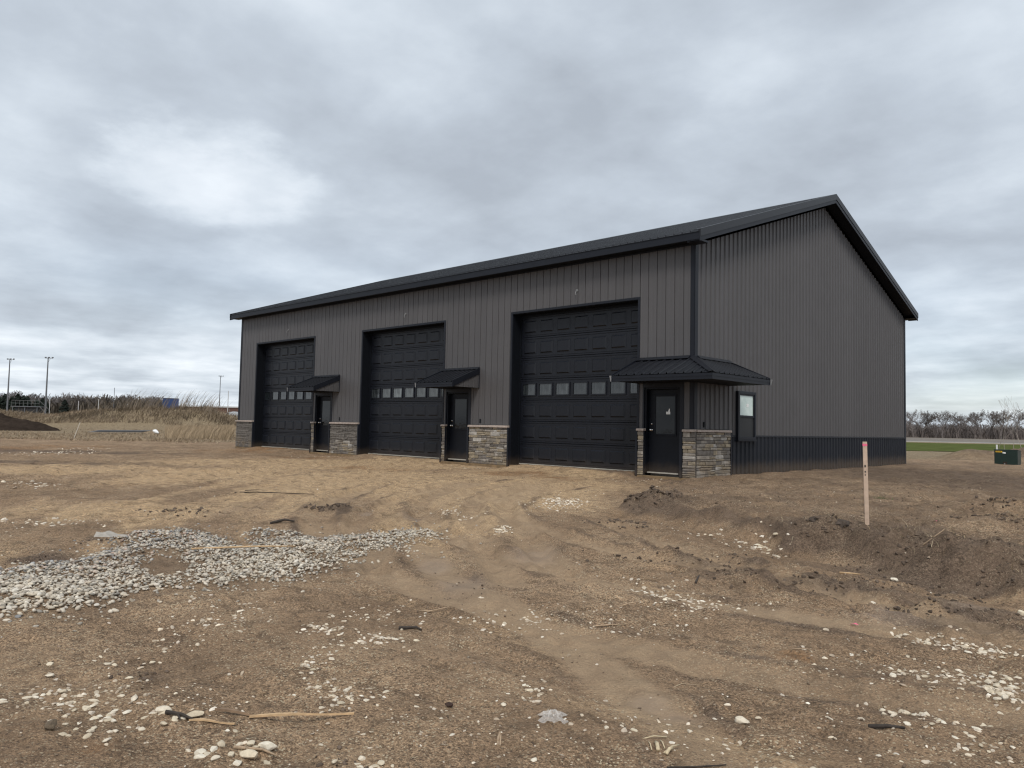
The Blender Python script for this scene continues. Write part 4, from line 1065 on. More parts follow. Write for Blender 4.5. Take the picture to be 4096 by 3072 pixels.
ZONES = [('chalky white limestone rock in the loose scatter at the bottom left corner of the dirt', lambda u, v: v < 4.2 and u < -.55*v+.35),
         ('off-white limestone rock on bare dirt at the bottom middle, left of the crumpled wrapper', lambda u, v: v < 4.2 and u < .08*v),
         ('off-white limestone rock on bare dirt at the bottom right, right of the crumpled wrapper', lambda u, v: v < 4.4),
         ('pale rock in the narrow stone band below the dark mud at the right edge', lambda u, v: u > .42*v and 6.75 < v < 8.5),
         ('pale rock pressed into the wide stone patch at the right edge of the photo', lambda u, v: u > .5*v and v < 7),
         ('pale rock strewn on the dirt just left of the wide right edge stone patch', lambda u, v: u > .36*v and v < 7),
         ('whitish stone strewn on the tan dirt between cobble pile and right edge', lambda u, v: v < 8.5 and u > -.22*v),
         ('whitish stone strewn on brown dirt just in front of the cobble pile', lambda u, v: v < 6.5 and u <= -.1*v),
         ('white rock lying on the dark dirt bank left of the wooden stake', lambda u, v: u > .12*v and v < 13.5),
         ('pale rock lying on the open tan dirt beyond the cobble pile', lambda u, v: True)]
for i in single:
    u_, v_ = au[i], av[i]
    if isc[i]:
        o = link('cobblestone', ROUND_ME[int(sr.integers(0, 6))]); lab = 'smooth rounded cobblestone lying in the big cobble pile at the left'; cat = 'cobblestone'; grp = 'cobblestones of the pile'
    else:
        o = link('limestone_rock', ROUGH_ME[int(sr.integers(0, 10))]); cat = 'rock'
        zi = next(k for k, (_, f) in enumerate(ZONES) if f(u_, v_)); lab = ZONES[zi][0]
        grp = 'loose rocks '+['bottom left', 'bottom middle', 'bottom right', 'in the right stone band', 'in the right stone patch', 'left of the right stone patch', 'on the tan dirt', 'in front of the pile', 'on the bank', 'beyond the pile'][zi]
    o.location = pos3[i]; o.scale = half[i]; o.rotation_euler = (sr.normal(0, .15), sr.normal(0, .15), sr.uniform(0, 6.28))
    tag(o, lab, cat, grp)
r1 = mask & ~isc; pc = PALE[sr.integers(0, len(PALE), len(allx))]*sr.uniform(.72, 1.02, (len(allx), 1)); mud_ = .7*sr.random((len(allx), 1)); pcl = pc*(1-mud_)+np.array([.26, .185, .125])*mud_
tag(scatter_mesh('loose_pebbles', pos3[r1], half[r1], ROUGH1, pcl[r1], stone_m, sr, .5, False), kind='stuff', label='small pale pebbles scattered over the brown dirt', cat='pebbles')
r2_ = mask & isc
cobc = COBB[sr.integers(0, len(COBB), len(allx))]*sr.uniform(.8, 1.12, (len(allx), 1))
dusty = np.clip(.08+.6*sstep(.9, 2.4, allx)+.3*fbm(allx, ally, .9, 3, .5, 3.), 0, .8)[:, None]
cobc = (cobc*(1-dusty)+pc*dusty)*np.where(sr.random((len(allx), 1)) < .28, .5, .84)
far_ = r2_ & (av > 6.8); r2_ = r2_ & ~far_
tag(scatter_mesh('cobble_pile_edge', pos3[far_], half[far_], ROUND0, cobc[far_], cob_m, sr, .7), kind='stuff', label='farther part of the spread pile of rounded cobbles', cat='cobbles')
tag(scatter_mesh('cobble_pile', pos3[r2_], half[r2_], ROUND1, cobc[r2_], cob_m, sr, .7), kind='stuff', label='spread pile of rounded grey and white cobbles on the dirt at the left', cat='cobbles')

# distinct rocks
def rock(x, y, s, asp, me, label, rot=0., mat=None, name='rock'):
    V, F = me
    o = link(name, np_mesh(name, V, F, mat or lime_m, smooth=False)); z = gz1(x, y)
    o.location = (x, y, z+s*asp[2]*.5); o.scale = [s*a for a in asp]; o.rotation_euler = (0, 0, rot); return tag(o, label, 'rock')


brown_m = material('brown_rock', (.115, .085, .055), .85, var=(3, .35), bump=(4, .7, .008)); slate_m = material('grey_rock', (.20, .21, .21), .8, var=(3, .3), bump=(4, .5, .006))
ROUGH3 = [rough_shape(ico(3), 700+i, .12, 14) for i in range(4)]
rock(5.33, -14.97, .036, (1, .95, .9), ROUGH3[0], 'dark brown round rock lying alone at the far left of the foreground dirt', 0, brown_m)
rock(6.18, -14.40, .042, (1.35, .9, .7), ROUGH3[1], 'largest chalky white rock at the bottom left, touching another white rock', .3)
rock(6.17, -14.31, .038, (1.3, .8, .6), ROUGH3[2], 'white rock leaning behind the largest white rock at the bottom left', 1.2)
rock(5.46, -14.50, .036, (1.3, .9, .8), ROUGH3[3], 'whitish rock at the left end of the short rock row above the laths', 1.0)
rock(5.59, -14.39, .040, (1.25, .8, .65), ROUGH3[1], 'bright white rock right of the rock row, touching the wooden lath', .9)
rock(7.95, -12.95, .06, (1.2, .8, .5), ROUGH3[2], 'grey flat rock at the bottom edge right of the middle', .7, slate_m)
rock(7.52, -12.36, .042, (1.3, .8, .5), ROUGH3[0], 'white lump of rock on smooth mud near the bottom, right of the wrapper', .4)
rock(6.95, -8.1, .038, (1.1, .9, .8), ROUGH3[3], 'white angular rock below the stubbled bank at the right', .4)
rock(8.05, -8.35, .045, (1.1, .9, .8), ROUGH3[0], 'pinkish white rock at the foot of the bank near the right edge', .9)

# soil crumbs and clods
clod_m = vcol_material('soil_clod', .95, (35, .7, .01), (20, .25), .15)
n = 26000; vv = 2.2+(sr.random(n)**1.25)*17; uu = (sr.random(n)-.5)*vv*1.52
kx, ky = xy(uu, vv); dk_ = blob(kx, ky, DARK); shf = shelf(kx, ky)*(vv < 20); sa_ = blob(kx, ky, SANDY)
pr = np.clip(.20+.7*dk_+.35*shf-.25*sa_, .05, 1)*np.clip(.65+1.3*fbm(kx, ky, 1.6, 3, .6, 6.), .05, 1.3)
k_ = (sr.random(n) < pr) & ~((kx < .15) & (ky > -.25)) & ~in_poly(kx, ky, PILE); kx, ky, vv, dk_, shf = kx[k_], ky[k_], vv[k_], dk_[k_], shf[k_]
ks = .004+.009*sr.random(len(kx))**3+(.009*np.maximum(dk_, shf))*sr.random(len(kx))**2
kh = ks[:, None]*np.stack([sr.uniform(.8, 1.6, len(kx)), sr.uniform(.7, 1.2, len(kx)), sr.uniform(.4, .8, len(kx))], 1)
kz = ground_z(kx, ky)+kh[:, 2]*.35
dark_w = np.clip(np.maximum(dk_, shf*.7)+.2, 0, 1)[:, None]
kc = (np.array([.24, .18, .13])*(1-dark_w)+np.array([.115, .085, .064])*dark_w)*sr.uniform(.7, 1.25, (len(kx), 1))
tag(scatter_mesh('soil_clods', np.stack([kx, ky, kz], 1), kh, CLOD0, kc, clod_m, sr, 1.2), kind='stuff', label='crumbs and clods of damp soil scattered over the dirt', cat='soil clods')
# big lumps on the heap and the bank edge
BL = []
for mx, my, a, b_, n in ((2.4, -5.15, .5, .35, 150), (-.8, -9.42, .3, .22, 70), (7.0, -4.0, .6, .4, 110), (6.6, -2.1, .7, .4, 70), (5.8, -6.5, .4, .25, 60), (7.0, -7.0, .8, .4, 110), (6.5, -8.75, 1., .22, 150), (7.6, -9.0, .6, .15, 90), (4.9, -8.6, .9, .22, 80), (7.8, -7.6, .6, .3, 80), (-1.75, -11.4, .5, .3, 50), (.2, -12.75, .4, .25, 50), (4.8, -14.3, .2, .15, 20), (3.0, -7.0, .5, .4, 50), (6.5, -14.1, .12, .1, 20)):
    e = np.clip(sr.normal(size=(n, 2)), -2, 2)*.6
    for q in e: BL.append((mx+q[0]*a*CS-q[1]*b_*SN, my+q[0]*a*SN+q[1]*b_*CS, (.007+.022*sr.random()**2.2)*min(1.3, max(.5, uv(mx, my)[1]/9))))
BL = np.array(BL); bh = BL[:, 2:3]*np.stack([sr.uniform(.9, 1.6, len(BL)), sr.uniform(.8, 1.2, len(BL)), sr.uniform(.45, .8, len(BL))], 1)
tag(scatter_mesh('mud_lumps', np.stack([BL[:, 0], BL[:, 1], ground_z(BL[:, 0], BL[:, 1])+bh[:, 2]*.3], 1), bh, CLOD1, np.array([.10, .075, .057])*sr.uniform(.7, 1.4, (len(BL), 1)), clod_m, sr, 1.), kind='stuff', label='dark lumps of churned mud along the ruts and the bank', cat='mud lumps')


# straw, roots and stubble
def ribbons(name, px, py, ln, wd, lift_, cols, mat, r, seg=3, base=None, lean=None, curl=.5, taper=.85):
    """thin tapered curved blades, lying (lean None) or standing (lean = wind direction, amount)"""
    n = len(px); z0 = ground_z(px, py) if base is None else base; an = r.uniform(0, 2*np.pi, n); k = np.linspace(0, 1, seg+1)
    cu = r.normal(0, curl, n)
    Ps = []
    if lean is None:
        ang = an[:, None]+cu[:, None]*k[None]
        st_ = ln[:, None]/seg
        X = px[:, None]+np.concatenate([np.zeros((n, 1)), np.cumsum(np.cos(ang[:, :-1])*st_, 1)], 1)
        Y = py[:, None]+np.concatenate([np.zeros((n, 1)), np.cumsum(np.sin(ang[:, :-1])*st_, 1)], 1)
        gg = ground_z(X.ravel(), Y.ravel()).reshape(X.shape)
        Z = gg+.004+lift_[:, None]*np.sin(np.pi*k)[None]
        sx_, sy_ = -np.sin(ang), np.cos(ang); sz_ = np.zeros_like(sx_)
    else:
        dx = (lean[0]+r.normal(0, lean[3], n))*lean[2]; dy = (lean[1]+r.normal(0, lean[3], n))*lean[2]
        X = px[:, None]+dx[:, None]*ln[:, None]*(k**1.6)[None]; Y = py[:, None]+dy[:, None]*ln[:, None]*(k**1.6)[None]
        Z = z0[:, None]-.02+ln[:, None]*(k-.12*k**2)[None]
        sx_ = np.repeat(np.cos(an)[:, None], seg+1, 1); sy_ = np.repeat(np.sin(an)[:, None], seg+1, 1)
        sx_ = sx_*.5+CS*.8; sy_ = sy_*.5+SN*.8; sz_ = np.zeros_like(sx_)
    hw = wd[:, None]*(1-taper*k)[None]*.5
    A_ = np.stack([X-sx_*hw, Y-sy_*hw, Z-hw*.3], -1); B_ = np.stack([X+sx_*hw, Y+sy_*hw, Z+hw*.3*(lean is None)], -1)
    V = np.stack([A_, B_], 2).reshape(-1, 3); m = (seg+1)*2
    f0 = np.array([(2*i, 2*i+1, 2*i+3, 2*i+2) for i in range(seg)])
    F = (f0[None]+(np.arange(n)*m)[:, None, None]).reshape(-1, 4)
    return link(name, np_mesh(name, V, F, mat, np.repeat(cols, m, 0)))


straw_m = vcol_material('straw', .85, (30, .1, .002), (12, .2)); STRAW = np.array([(.42, .33, .21), (.33, .25, .15), (.26, .19, .12), (.50, .41, .28), (.20, .145, .09)])
n = 5200; vv = 2.4+sr.random(n)*22; uu = (sr.random(n)-.5)*vv*1.5; kx, ky = xy(uu, vv); shf = shelf(kx, ky)*(kx > .3)
k_ = (sr.random(n) < np.clip(.05+.75*shf, 0, 1)*np.clip(.6+1.8*fbm(kx, ky, .9, 3, .6, 2.), 0.03, 1.)) & ~((kx < .2) & (ky > -.3)); kx, ky = kx[k_], ky[k_]; n = len(kx)
tag(ribbons('straw_litter', kx, ky, sr.uniform(.04, .22, n), sr.uniform(.003, .008, n), sr.uniform(0, .03, n), STRAW[sr.integers(0, 5, n)], straw_m, sr), kind='stuff', label='bits of dry straw and roots littering the dirt on the right', cat='straw')
# tufts of upright dead stubble on the bank
tc_ = []
for cx_, cy_, n_, rad in ((5.75, -6.5, 70, .22), (6.7, -6.75, 60, .22), (7.1, -7.2, 30, .15), (7.9, -7.6, 34, .15), (7.2, -4.2, 50, .3), (6.9, -3.2, 40, .3), (.35, -.2, 26, .15), (3.6, -4.2, 50, .8), (5.2, -3.5, 50, 1.0), (6.2, -5.6, 40, .6), (5.0, -6.5, 40, .5)):
    e = sr.normal(size=(n_, 2))*rad*.6
    tc_ += [(cx_+a, cy_+b_) for a, b_ in e]
tc_ = np.array(tc_); n = len(tc_)
tag(ribbons('dead_stubble', tc_[:, 0], tc_[:, 1], sr.uniform(.04, .16, n), sr.uniform(.004, .008, n), None, STRAW[sr.integers(0, 5, n)]*.9, straw_m, sr, 3, None, (.3, -.3, 1.1, .8)), kind='stuff', label='tufts of dead stubble and roots on the dirt bank', cat='stubble')
sod = MB(); V, F = rough_shape(ico(3), 811, .30, 3)
o = link('sod_clump', np_mesh('sod_clump', V*np.array([.20, .13, .085]), F, material('dark_sod', (.085, .062, .046), .97, var=(9, .4), bump=(22, 1, .06)), smooth=True), loc=(5.82, -6.58, gz1(5.82, -6.5)-.035), rot=(0, 0, YAW)); tag(o, 'dark clump of rooty sod hanging over the bank just left of the stake foot', 'sod clump')
# green grass tufts
for gx_, gy_, lab in ((7.75, -6.75, 'small green grass tuft on the dirt bank at the right edge'), (4.6, -1.2, 'small green grass tuft on the dirt left of the wooden stake')):
    n = 46; e = sr.normal(size=(n, 2))*.07
    tag(ribbons('grass_tuft', gx_+e[:, 0], gy_+e[:, 1], sr.uniform(.03, .10, n), sr.uniform(.005, .009, n), None, np.array([[.05, .085, .025]])*sr.uniform(.7, 1.4, (n, 1)), straw_m, sr, 3, None, (0, 0, 1.0, .6)), lab, 'grass tuft')


def twig(name, pts, rad, mat, label, cat, branches=(), group=None, n=6):
    mb = MB(); b0 = pts[0]
    def path(ps): return [(x-b0[0], y-b0[1], h-0) for x, y, h in ps]
    zz0 = gz1(b0[0], b0[1])
    def P3(ps): return [(x-b0[0], y-b0[1], gz1(x, y)-zz0+h) for x, y, h in ps]
    mb.tube(P3(pts), [rad*(1-.5*i/(len(pts)-1)) for i in range(len(pts))], n)
    for bp in branches: mb.tube(P3(bp), [rad*.6*(1-.5*i/(len(bp)-1)) for i in range(len(bp))], 5)
    return tag(mb.build(name, mat, None, loc=(b0[0], b0[1], zz0), smooth=True), label, cat, group)


bark = material('dark_bark', (.045, .035, .028), .9, var=(20, .4), bump=(40, .8, .01)); drywood = material('dry_stick', (.36, .26, .17), .85, var=(30, .3), bump=(50, .5, .004))
tanlath = material('split_lath', (.50, .34, .19), .8, var=(18, .25), bump=(30, .4, .005))


def lath(p0, p1, w, h, label, taper=.6, mat=tanlath):
    a, b_ = Vector((*p0, gz1(*p0)+.006)), Vector((*p1, gz1(*p1)+.006)); d = (b_-a); n_ = d.cross(Vector((0, 0, 1))).normalized()
    mb = MB(); k = 7; prev = None
    pts = []
    for i in range(k+1):
        f = i/k; c = a+d*f+Vector((0, 0, .004*math.sin(f*5)))+n_*.002*math.sin(f*9+1); ww = w*(taper+(1-taper)*math.sin(math.pi*min(1, f*1.2+.1)))
        pts.append([c-n_*ww, c+n_*ww, c+n_*ww*.9+Vector((0, 0, h)), c-n_*ww*.9+Vector((0, 0, h*(.8+.3*math.sin(f*7))))])
    o = a
    mb.v = [tuple(q-o) for r_ in pts for q in r_]
    for i in range(k):
        for j in range(4): mb.f.append((i*4+j, i*4+(j+1) % 4, i*4+4+(j+1) % 4, i*4+4+j))
    mb.f += [(3, 2, 1, 0), (k*4, k*4+1, k*4+2, k*4+3)]
    return tag(mb.build('wood_lath', mat, None, loc=o), label, 'stick')


lath((5.62, -14.43), (5.85, -14.31), .0085, .008, 'short straight tan lath lying on the dirt at the lower left')
lath((5.79, -14.20), (6.12, -13.80), .009, .010, 'long split tan stick lying on dirt below the white stones')
lath((5.62, -14.30), (5.82, -14.12), .009, .012, 'brown stick with dark bark on its right half, above the short lath', .5, material('brown_stick', (.24, .16, .10), .85, var=(7, .5)))
twig('dark_branch', [(5.50, -14.50, .01), (5.56, -14.45, .018), (5.63, -14.42, .012)], .011, bark, 'black rotten twig beside the short tan lath at the lower left', 'twig', [[(5.55, -14.46, .015), (5.60, -14.47, .01)]])
# bundle of dry stalks stuck upright-ish
sx, sy = 6.86, -13.50; sz = gz1(sx, sy)
mb = MB(); mb.tube([(0, 0, 0), (-.05, .055, .012)], .006, 6); mb.tube([(.012, .004, 0), (-.042, .062, .016)], .005, 6); mb.tube([(-.02, .02, .012), (-.062, .078, .02)], .0055, 6)
tag(mb.build('stalk_bundle', drywood, None, loc=(sx, sy, sz+.005)), 'short bundle of broken tan stalks lying on the dirt in the lower middle', 'stalks')
wr, wy_ = 7.43, -13.01; wz_ = gz1(wr, wy_)
mb = MB()
for a0, a1, r_ in (((-.03, -.02), (-.03, .07), .003), ((.035, 0), (.03, .09), .003), ((0, -.02), (.005, .06), .010), ((.02, -.05), (.11, .04), .004), ((-.06, .1), (.07, .13), .0035), ((.03, -.06), (.07, 0), .008)):
    mb.tube([(a0[0]*CS-a0[1]*SN, a0[0]*SN+a0[1]*CS, .004), ((a0[0]+a1[0])/2*CS-(a0[1]+a1[1])/2*SN, (a0[0]+a1[0])/2*SN+(a0[1]+a1[1])/2*CS, .016), (a1[0]*CS-a1[1]*SN, a1[0]*SN+a1[1]*CS, .006)], r_, 6)
tag(mb.build('corn_husk', material('dry_husk', (.50, .41, .27), .8, var=(40, .3)), None, loc=(wr, wy_, wz_), smooth=True), 'torn dry corn husk scraps lying on the dirt below the clear wrapper', 'husk')
# crumpled clear wrapper
wv = []; gsz = 15; wr, wy_ = 6.86, -13.10; wz_ = gz1(wr, wy_)
wrng = np.random.default_rng(8)
for i in range(gsz):
    for j in range(gsz):
        a = (i/(gsz-1)-.5)*.125; b_ = (j/(gsz-1)-.5)*.145
        a *= 1+.25*math.sin(j*.8); b_ *= 1+.2*math.sin(i*1.1)
        hgt = max(.003, .030*math.exp(-((a/.06)**2+(b_/.07)**2))*wrng.uniform(.2, 1.5))
        wv.append((a*CS-b_*SN, a*SN+b_*CS, hgt))
wf_ = [(i*gsz+j, i*gsz+j+1, (i+1)*gsz+j+1, (i+1)*gsz+j) for i in range(gsz-1) for j in range(gsz-1)]
film = material('clear_film', (.80, .77, .73), .2, spec=.6); film.node_tree.nodes['Principled BSDF'].inputs['Alpha'].default_value = .30
tag(link('plastic_wrapper', np_mesh('plastic_wrapper', np.array(wv), np.array(wf_), film), loc=(wr, wy_, wz_+.004)), 'crumpled clear plastic wrapper lying on the dirt near the bottom middle', 'wrapper')
# sticks and bark across the dirt
TW = [([(5.66, -9.62, .005), (5.62, -9.52, .01), (5.58, -9.42, .008)], .012, bark, 'dark stick lying flat on the dirt below the muddy tracks', 'stick', ()),
      ([(5.60, -10.86, .004), (5.69, -10.76, .02), (5.74, -10.66, .03)], .008, drywood, 'crooked tan twig on the dirt right of the middle', 'twig', ([(5.69, -10.76, .02), (5.72, -10.78, .01)],)),
      ([(5.85, -11.45, .006), (5.92, -11.32, .01), (5.99, -11.22, .008)], .007, drywood, 'crossed pair of thin twigs in the middle of the dirt', 'twig', ([(5.90, -11.28, .02), (5.97, -11.36, .006)],)),
      ([(4.68, -12.18, .004), (4.80, -12.16, .012), (4.86, -12.03, .02)], .007, drywood, 'bent bare tan twig on the dirt between the two rock scatters', 'twig', ([(4.80, -12.16, .012), (4.78, -12.24, .01)],)),
      ([(8.02, -11.95, .008), (8.10, -11.90, .012), (8.16, -11.84, .008)], .014, bark, 'stubby black piece of bark at the lower right', 'bark', ()),
      ([(7.55, -13.12, .004), (7.66, -13.04, .008), (7.74, -12.93, .005)], .006, bark, 'long thin dark twig at the bottom edge right of the middle', 'twig', ()),
      ([(6.10, -14.44, .01), (6.18, -14.34, .02), (6.24, -14.30, .015)], .008, drywood, 'forked grey stick half buried at the bottom edge left of the middle', 'stick', ([(6.14, -14.40, .012), (6.22, -14.40, .008)],)),
      ([(4.95, -12.6, .01), (5.03, -12.5, .02), (5.07, -12.48, .01)], .012, bark, 'short dark brown bark piece above the small rock row', 'bark', ()),
      ([(6.40, -8.02, .01), (6.52, -7.98, .02), (6.57, -7.92, .01)], .012, tanlath, 'short tan wood chip on the dark mud below the bank', 'wood chip', ()),
      ([(7.15, -10.88, .004), (7.22, -10.80, .006), (7.28, -10.78, .003)], .004, drywood, 'thin pale straw stem on the dirt at the right', 'stem', ()),
      ([(6.95, -7.15, .01), (7.12, -7.0, .07), (7.34, -6.98, .05), (7.5, -6.9, .02)], .009, drywood, 'curved bare root arching over the bank at the right', 'root', ([(7.12, -7.0, .07), (7.2, -7.12, .02)],)),
      ([(7.3, -3.9, .04), (7.6, -3.75, .07), (7.95, -3.7, .05)], .012, drywood, 'pale broken branch on the dirt heap right of the stake', 'branch', ([(7.6, -3.75, .07), (7.7, -3.6, .05)],)),
      ([(-3.6, -9.6, .01), (-3.3, -9.33, .03), (-2.6, -8.6, .01)], .012, bark, 'long black rod lying on the tan dirt before the left garage door', 'rod', ([(-3.42, -9.5, .05), (-3.28, -9.3, .06)],)),
      ([(.1, -10.95, .01), (.2, -10.8, .05), (.28, -10.7, .03)], .02, bark, 'dark broken stub by the top edge of the cobble pile', 'stub', ()),
      ([(1.35, -12.55, .05), (1.75, -12.05, .07), (2.0, -11.7, .06)], .011, tanlath, 'thin tan lath lying across the cobble pile', 'stick', ())]
for pts, r_, mt, lab, cat, br_ in TW: twig('twig', pts, r_, mt, lab, cat, br_)
# brown lump of bark-like clod
o = link('bark_curl', np_mesh('bark_curl', ROUGH3[1][0], ROUGH3[1][1], material('reddish_bark', (.16, .085, .06), .9, var=(4, .5), bump=(5, 1, .2)), smooth=True)); o.location = (6.34, -13.34, gz1(6.34, -13.34)+.012); o.scale = (.032, .024, .018)
tag(o, 'curled reddish brown scrap lying on bare dirt in the lower middle', 'scrap')
# pink flags, dropped cloth
for x, y, lab in ((7.24, -9.97, 'small pink marking scrap on the dirt in the lower right'), (6.40, -4.6, 'pink paint scrap on the dirt right of the wooden stake')):
    mb = MB(); z = gz1(x, y)
    mb.strip([(-.03, -.018, .004), (-.0, -.006, .014), (.03, .012, .006)], [(-.024, .018, .005), (.006, .024, .016), (.027, .02, .007)])
    tag(mb.build('pink_flag', pink, None, loc=(x, y, z+.004)), lab, 'marking flag')
mb = MB(); x, y = -.02, -12.62; z = gz1(x, y)
A_ = [(-.28+.07*i, -.28+.07*i, .03+.03*math.sin(i*1.7)) for i in range(9)]
mb.strip(A_, [(a+.07, b_-.07, c_+.03*math.cos(i*2.1)) for i, (a, b_, c_) in enumerate(A_)]); mb.strip([(a+.07, b_-.07, c_+.03*math.cos(i*2.1)) for i, (a, b_, c_) in enumerate(A_)], [(a+.13, b_-.12, .01) for i, (a, b_, c_) in enumerate(A_)])
tag(mb.build('cloth_scrap', material('grey_cloth', (.34, .31, .27), .9, var=(15, .2)), None, loc=(x, y, z+.01)), 'crumpled grey cloth scrap at the upper left edge of the cobble pile', 'cloth')

# ------------------------------------------------------------------ left field: dead grass, heap, berm plants
F_ = 3070.4
def at(px, v):            # lateral offset of something seen at photo column px, v metres out
    return (px-2048)/F_*v


br_ = np.random.default_rng(31)
DRYC = np.array([(.33, .255, .175), (.26, .20, .14), (.38, .30, .21), (.21, .16, .12), (.29, .22, .145)])
dry_m = vcol_material('dead_grass', .95, (5, .1, .01), (.7, .25), .15)
# short dead grass from the field edge to the berm
n = 26000; v_ = 43+br_.random(n)**1.4*54; u_ = -v_*(.70-.44*br_.random(n)); x_, y_ = xy(u_, v_)
k_ = br_.random(n) < np.clip(.6+1.2*fbm(x_, y_, .2, 3, .6, 3.), .12, 1); k_ &= ~((x_ > -L-.4) & (y_ > -.4) & (y_ < D)); k_ &= np.hypot((u_+54.8)/12, (v_-72)/5) > 1
x_, y_, v_ = x_[k_], y_[k_], v_[k_]; n = len(x_)
tag(ribbons('field_grass', x_, y_, br_.uniform(.06, .20, n), br_.uniform(.03, .07, n), None, DRYC[br_.integers(0, 5, n)]*br_.uniform(.75, 1.15, (n, 1)), dry_m, br_, 2, None, (CS, SN, .5, .9)), kind='stuff', label='short dead grass on the flat field at the left', cat='grass')
# taller dead growth over the berm
n = 30000; v_ = 96+br_.random(n)**1.2*20; u_ = -30-br_.random(n)*52; x_, y_ = xy(u_, v_)
gzz = ground_z(x_, y_); k_ = (gzz > .05) & (br_.random(n) < np.clip(.62+1.5*fbm(x_, y_, .25, 3, .6, 5.), .08, 1)); x_, y_, gzz = x_[k_], y_[k_], gzz[k_]; n = len(x_)
tone = np.clip(.8+.7*fbm(x_, y_, .13, 3, .6, 1.), .45, 1.2)[:, None]
tag(ribbons('berm_grass', x_, y_, br_.uniform(.25, .75, n), br_.uniform(.05, .10, n), None, DRYC[br_.integers(0, 5, n)]*tone*br_.uniform(.7, 1.1, (n, 1)), dry_m, br_, 2, gzz, (CS, SN, .55, .8)), kind='stuff', label='matted tan dead grass covering the berm', cat='grass')
# tall yellow growth beside the far end of the building
n = 5200; v_ = 52+br_.random(n)*40; u_ = v_*(-.365-.085*br_.random(n)**2.2); x_, y_ = xy(u_, v_); k_ = (x_ < -L-.8); x_, y_ = x_[k_], y_[k_]; n = len(x_)
tag(ribbons('tall_dry_grass', x_, y_, br_.uniform(.35, 1.1, n), br_.uniform(.03, .06, n), None, np.array([(.37, .285, .19)])*br_.uniform(.6, 1.1, (n, 1)), dry_m, br_, 3, None, (CS, SN, .35, .5)), kind='stuff', label='tall straw coloured grass beside the far left end of the barn', cat='grass')
# wind-bent reeds along the berm top: each clump a plant
reed_m = vcol_material('reed', .9, (5, .1, .01), (1, .2), .15)
reedl = ['leaning reed clump on the berm left of the blue container', 'leaning reed clump on the berm just right of the blue container', 'tall leaning reed clump on the berm nearest the floodlight behind the barn end', 'thin reed clump on the berm at the middle of its crest', 'sparse reeds on the berm crest above the heap of dark soil']
for i, (px, v, h, n, w) in enumerate(((575, 106, 3.5, 150, 5.2), (740, 106, 3.4, 95, 1.6), (835, 105, 3.2, 110, 1.8), (430, 106, 2.2, 40, 3.0), (130, 106, 2.2, 34, 5))):
    cu = at(px, v); u_ = cu+br_.normal(0, .5, n)*w; v_ = v+br_.normal(0, .9, n); x_, y_ = xy(u_, v_)
    h_ = h*br_.uniform(.35, 1, n)
    tag(ribbons('reed_clump', x_, y_, h_, br_.uniform(.045, .075, n), None, np.array([(.20, .16, .12)])*br_.uniform(.6, 1.3, (n, 1)), reed_m, br_, 5, None, (CS, SN, .42, .35)), reedl[i], 'reeds')

# heap of dark soil in front of the berm
hn, hm = 110, 56; V = []; u0, v0 = -54.8, 73
for j in range(hm):
    for i in range(hn):
        a = (i/(hn-1)-.5)*2; b_ = (j/(hm-1)-.5)*2; uu_, vv_ = u0+a*11.5, v0+b_*6
        x, y = xy(uu_, vv_); p = max(0, 1-abs(a)**2.4-b_*b_*.9)**.8*(1.0 if a < .1 else 1-.3*(a-.1))
        hh_ = 1.9*p*(1+.45*float(fbm(np.array(x), np.array(y), .35, 4, .6, 2.)))+.30*float(fbm(np.array(x), np.array(y), 1.1, 4, .65, 4.))*min(1, 6*p)
        V.append((x, y, -.34+hh_*1.0-.05*(p <= 0)))
Fh = [(j*hn+i, j*hn+i+1, (j+1)*hn+i+1, (j+1)*hn+i) for j in range(hm-1) for i in range(hn-1)]
heap_m = material('dark_topsoil', (.040, .030, .024), 1., spec=0., var=(.8, .35), bump=(2.5, .9, .25))
tag(link('soil_heap', np_mesh('soil_heap', np.array(V), np.array(Fh), heap_m, smooth=True)), 'long heap of dark topsoil in front of the grassy berm at the far left', 'soil heap')
# whitish gravel heap by the far building
V, F = rough_shape(ico(4), 77, .10, 0); x, y = xy(at(935, 150), 150)
o = link('gravel_heap', np_mesh('gravel_heap', V*np.array([3.6, 3.0, 3.3]), F, material('grey_gravel', (.36, .37, .38), .95, var=(2, .3), bump=(4, 1, .2)), smooth=True), loc=(x, y, -.6)); tag(o, 'pale grey gravel heap just left of the far end of the barn', 'gravel heap')

# leaning white stake, metal sheets and a white bag on the field
x, y = xy(at(304, 48), 48); z = gz1(x, y)
a = Vector((CS, SN, 0)); mb = MB().tube([(0, 0, -.05), tuple(a*.36+Vector((0, 0, 1.02)))], .02, 6)
tag(mb.build('leaning_stake', material('weathered_white', (.62, .58, .52), .8), None, loc=(x, y, z)), 'thin white stake leaning to the right in the dead grass', 'stake')
sh_m = material('grey_sheet_metal', (.17, .17, .175), .6, metal=.1, objvar=.25)
x, y = xy(at(492, 66), 66); z = gz1(x, y); sh = empty('metal_sheets', (x, y, z), YAW+.1); tag(sh, 'stack of long grey metal sheets lying in the dead grass', 'metal sheets')
for i in range(4):
    f = .2*(i-1.5)
    MB().hexa([(-2.2+f, -.4+f*.3, .10+i*.05), (2.1+f, -.38, .16+i*.05), (2.1+f, .4, .18+i*.05), (-2.2+f, .42, .12+i*.05), (-2.2+f, -.4+f*.3, .12+i*.05), (2.1+f, -.38, .18+i*.05), (2.1+f, .4, .2+i*.05), (-2.2+f, .42, .14+i*.05)]).build('sheet', sh_m, sh)
V, F = rough_shape(ico(3), 91, .18, 3); x, y = xy(at(632, 68), 68); z = gz1(x, y)
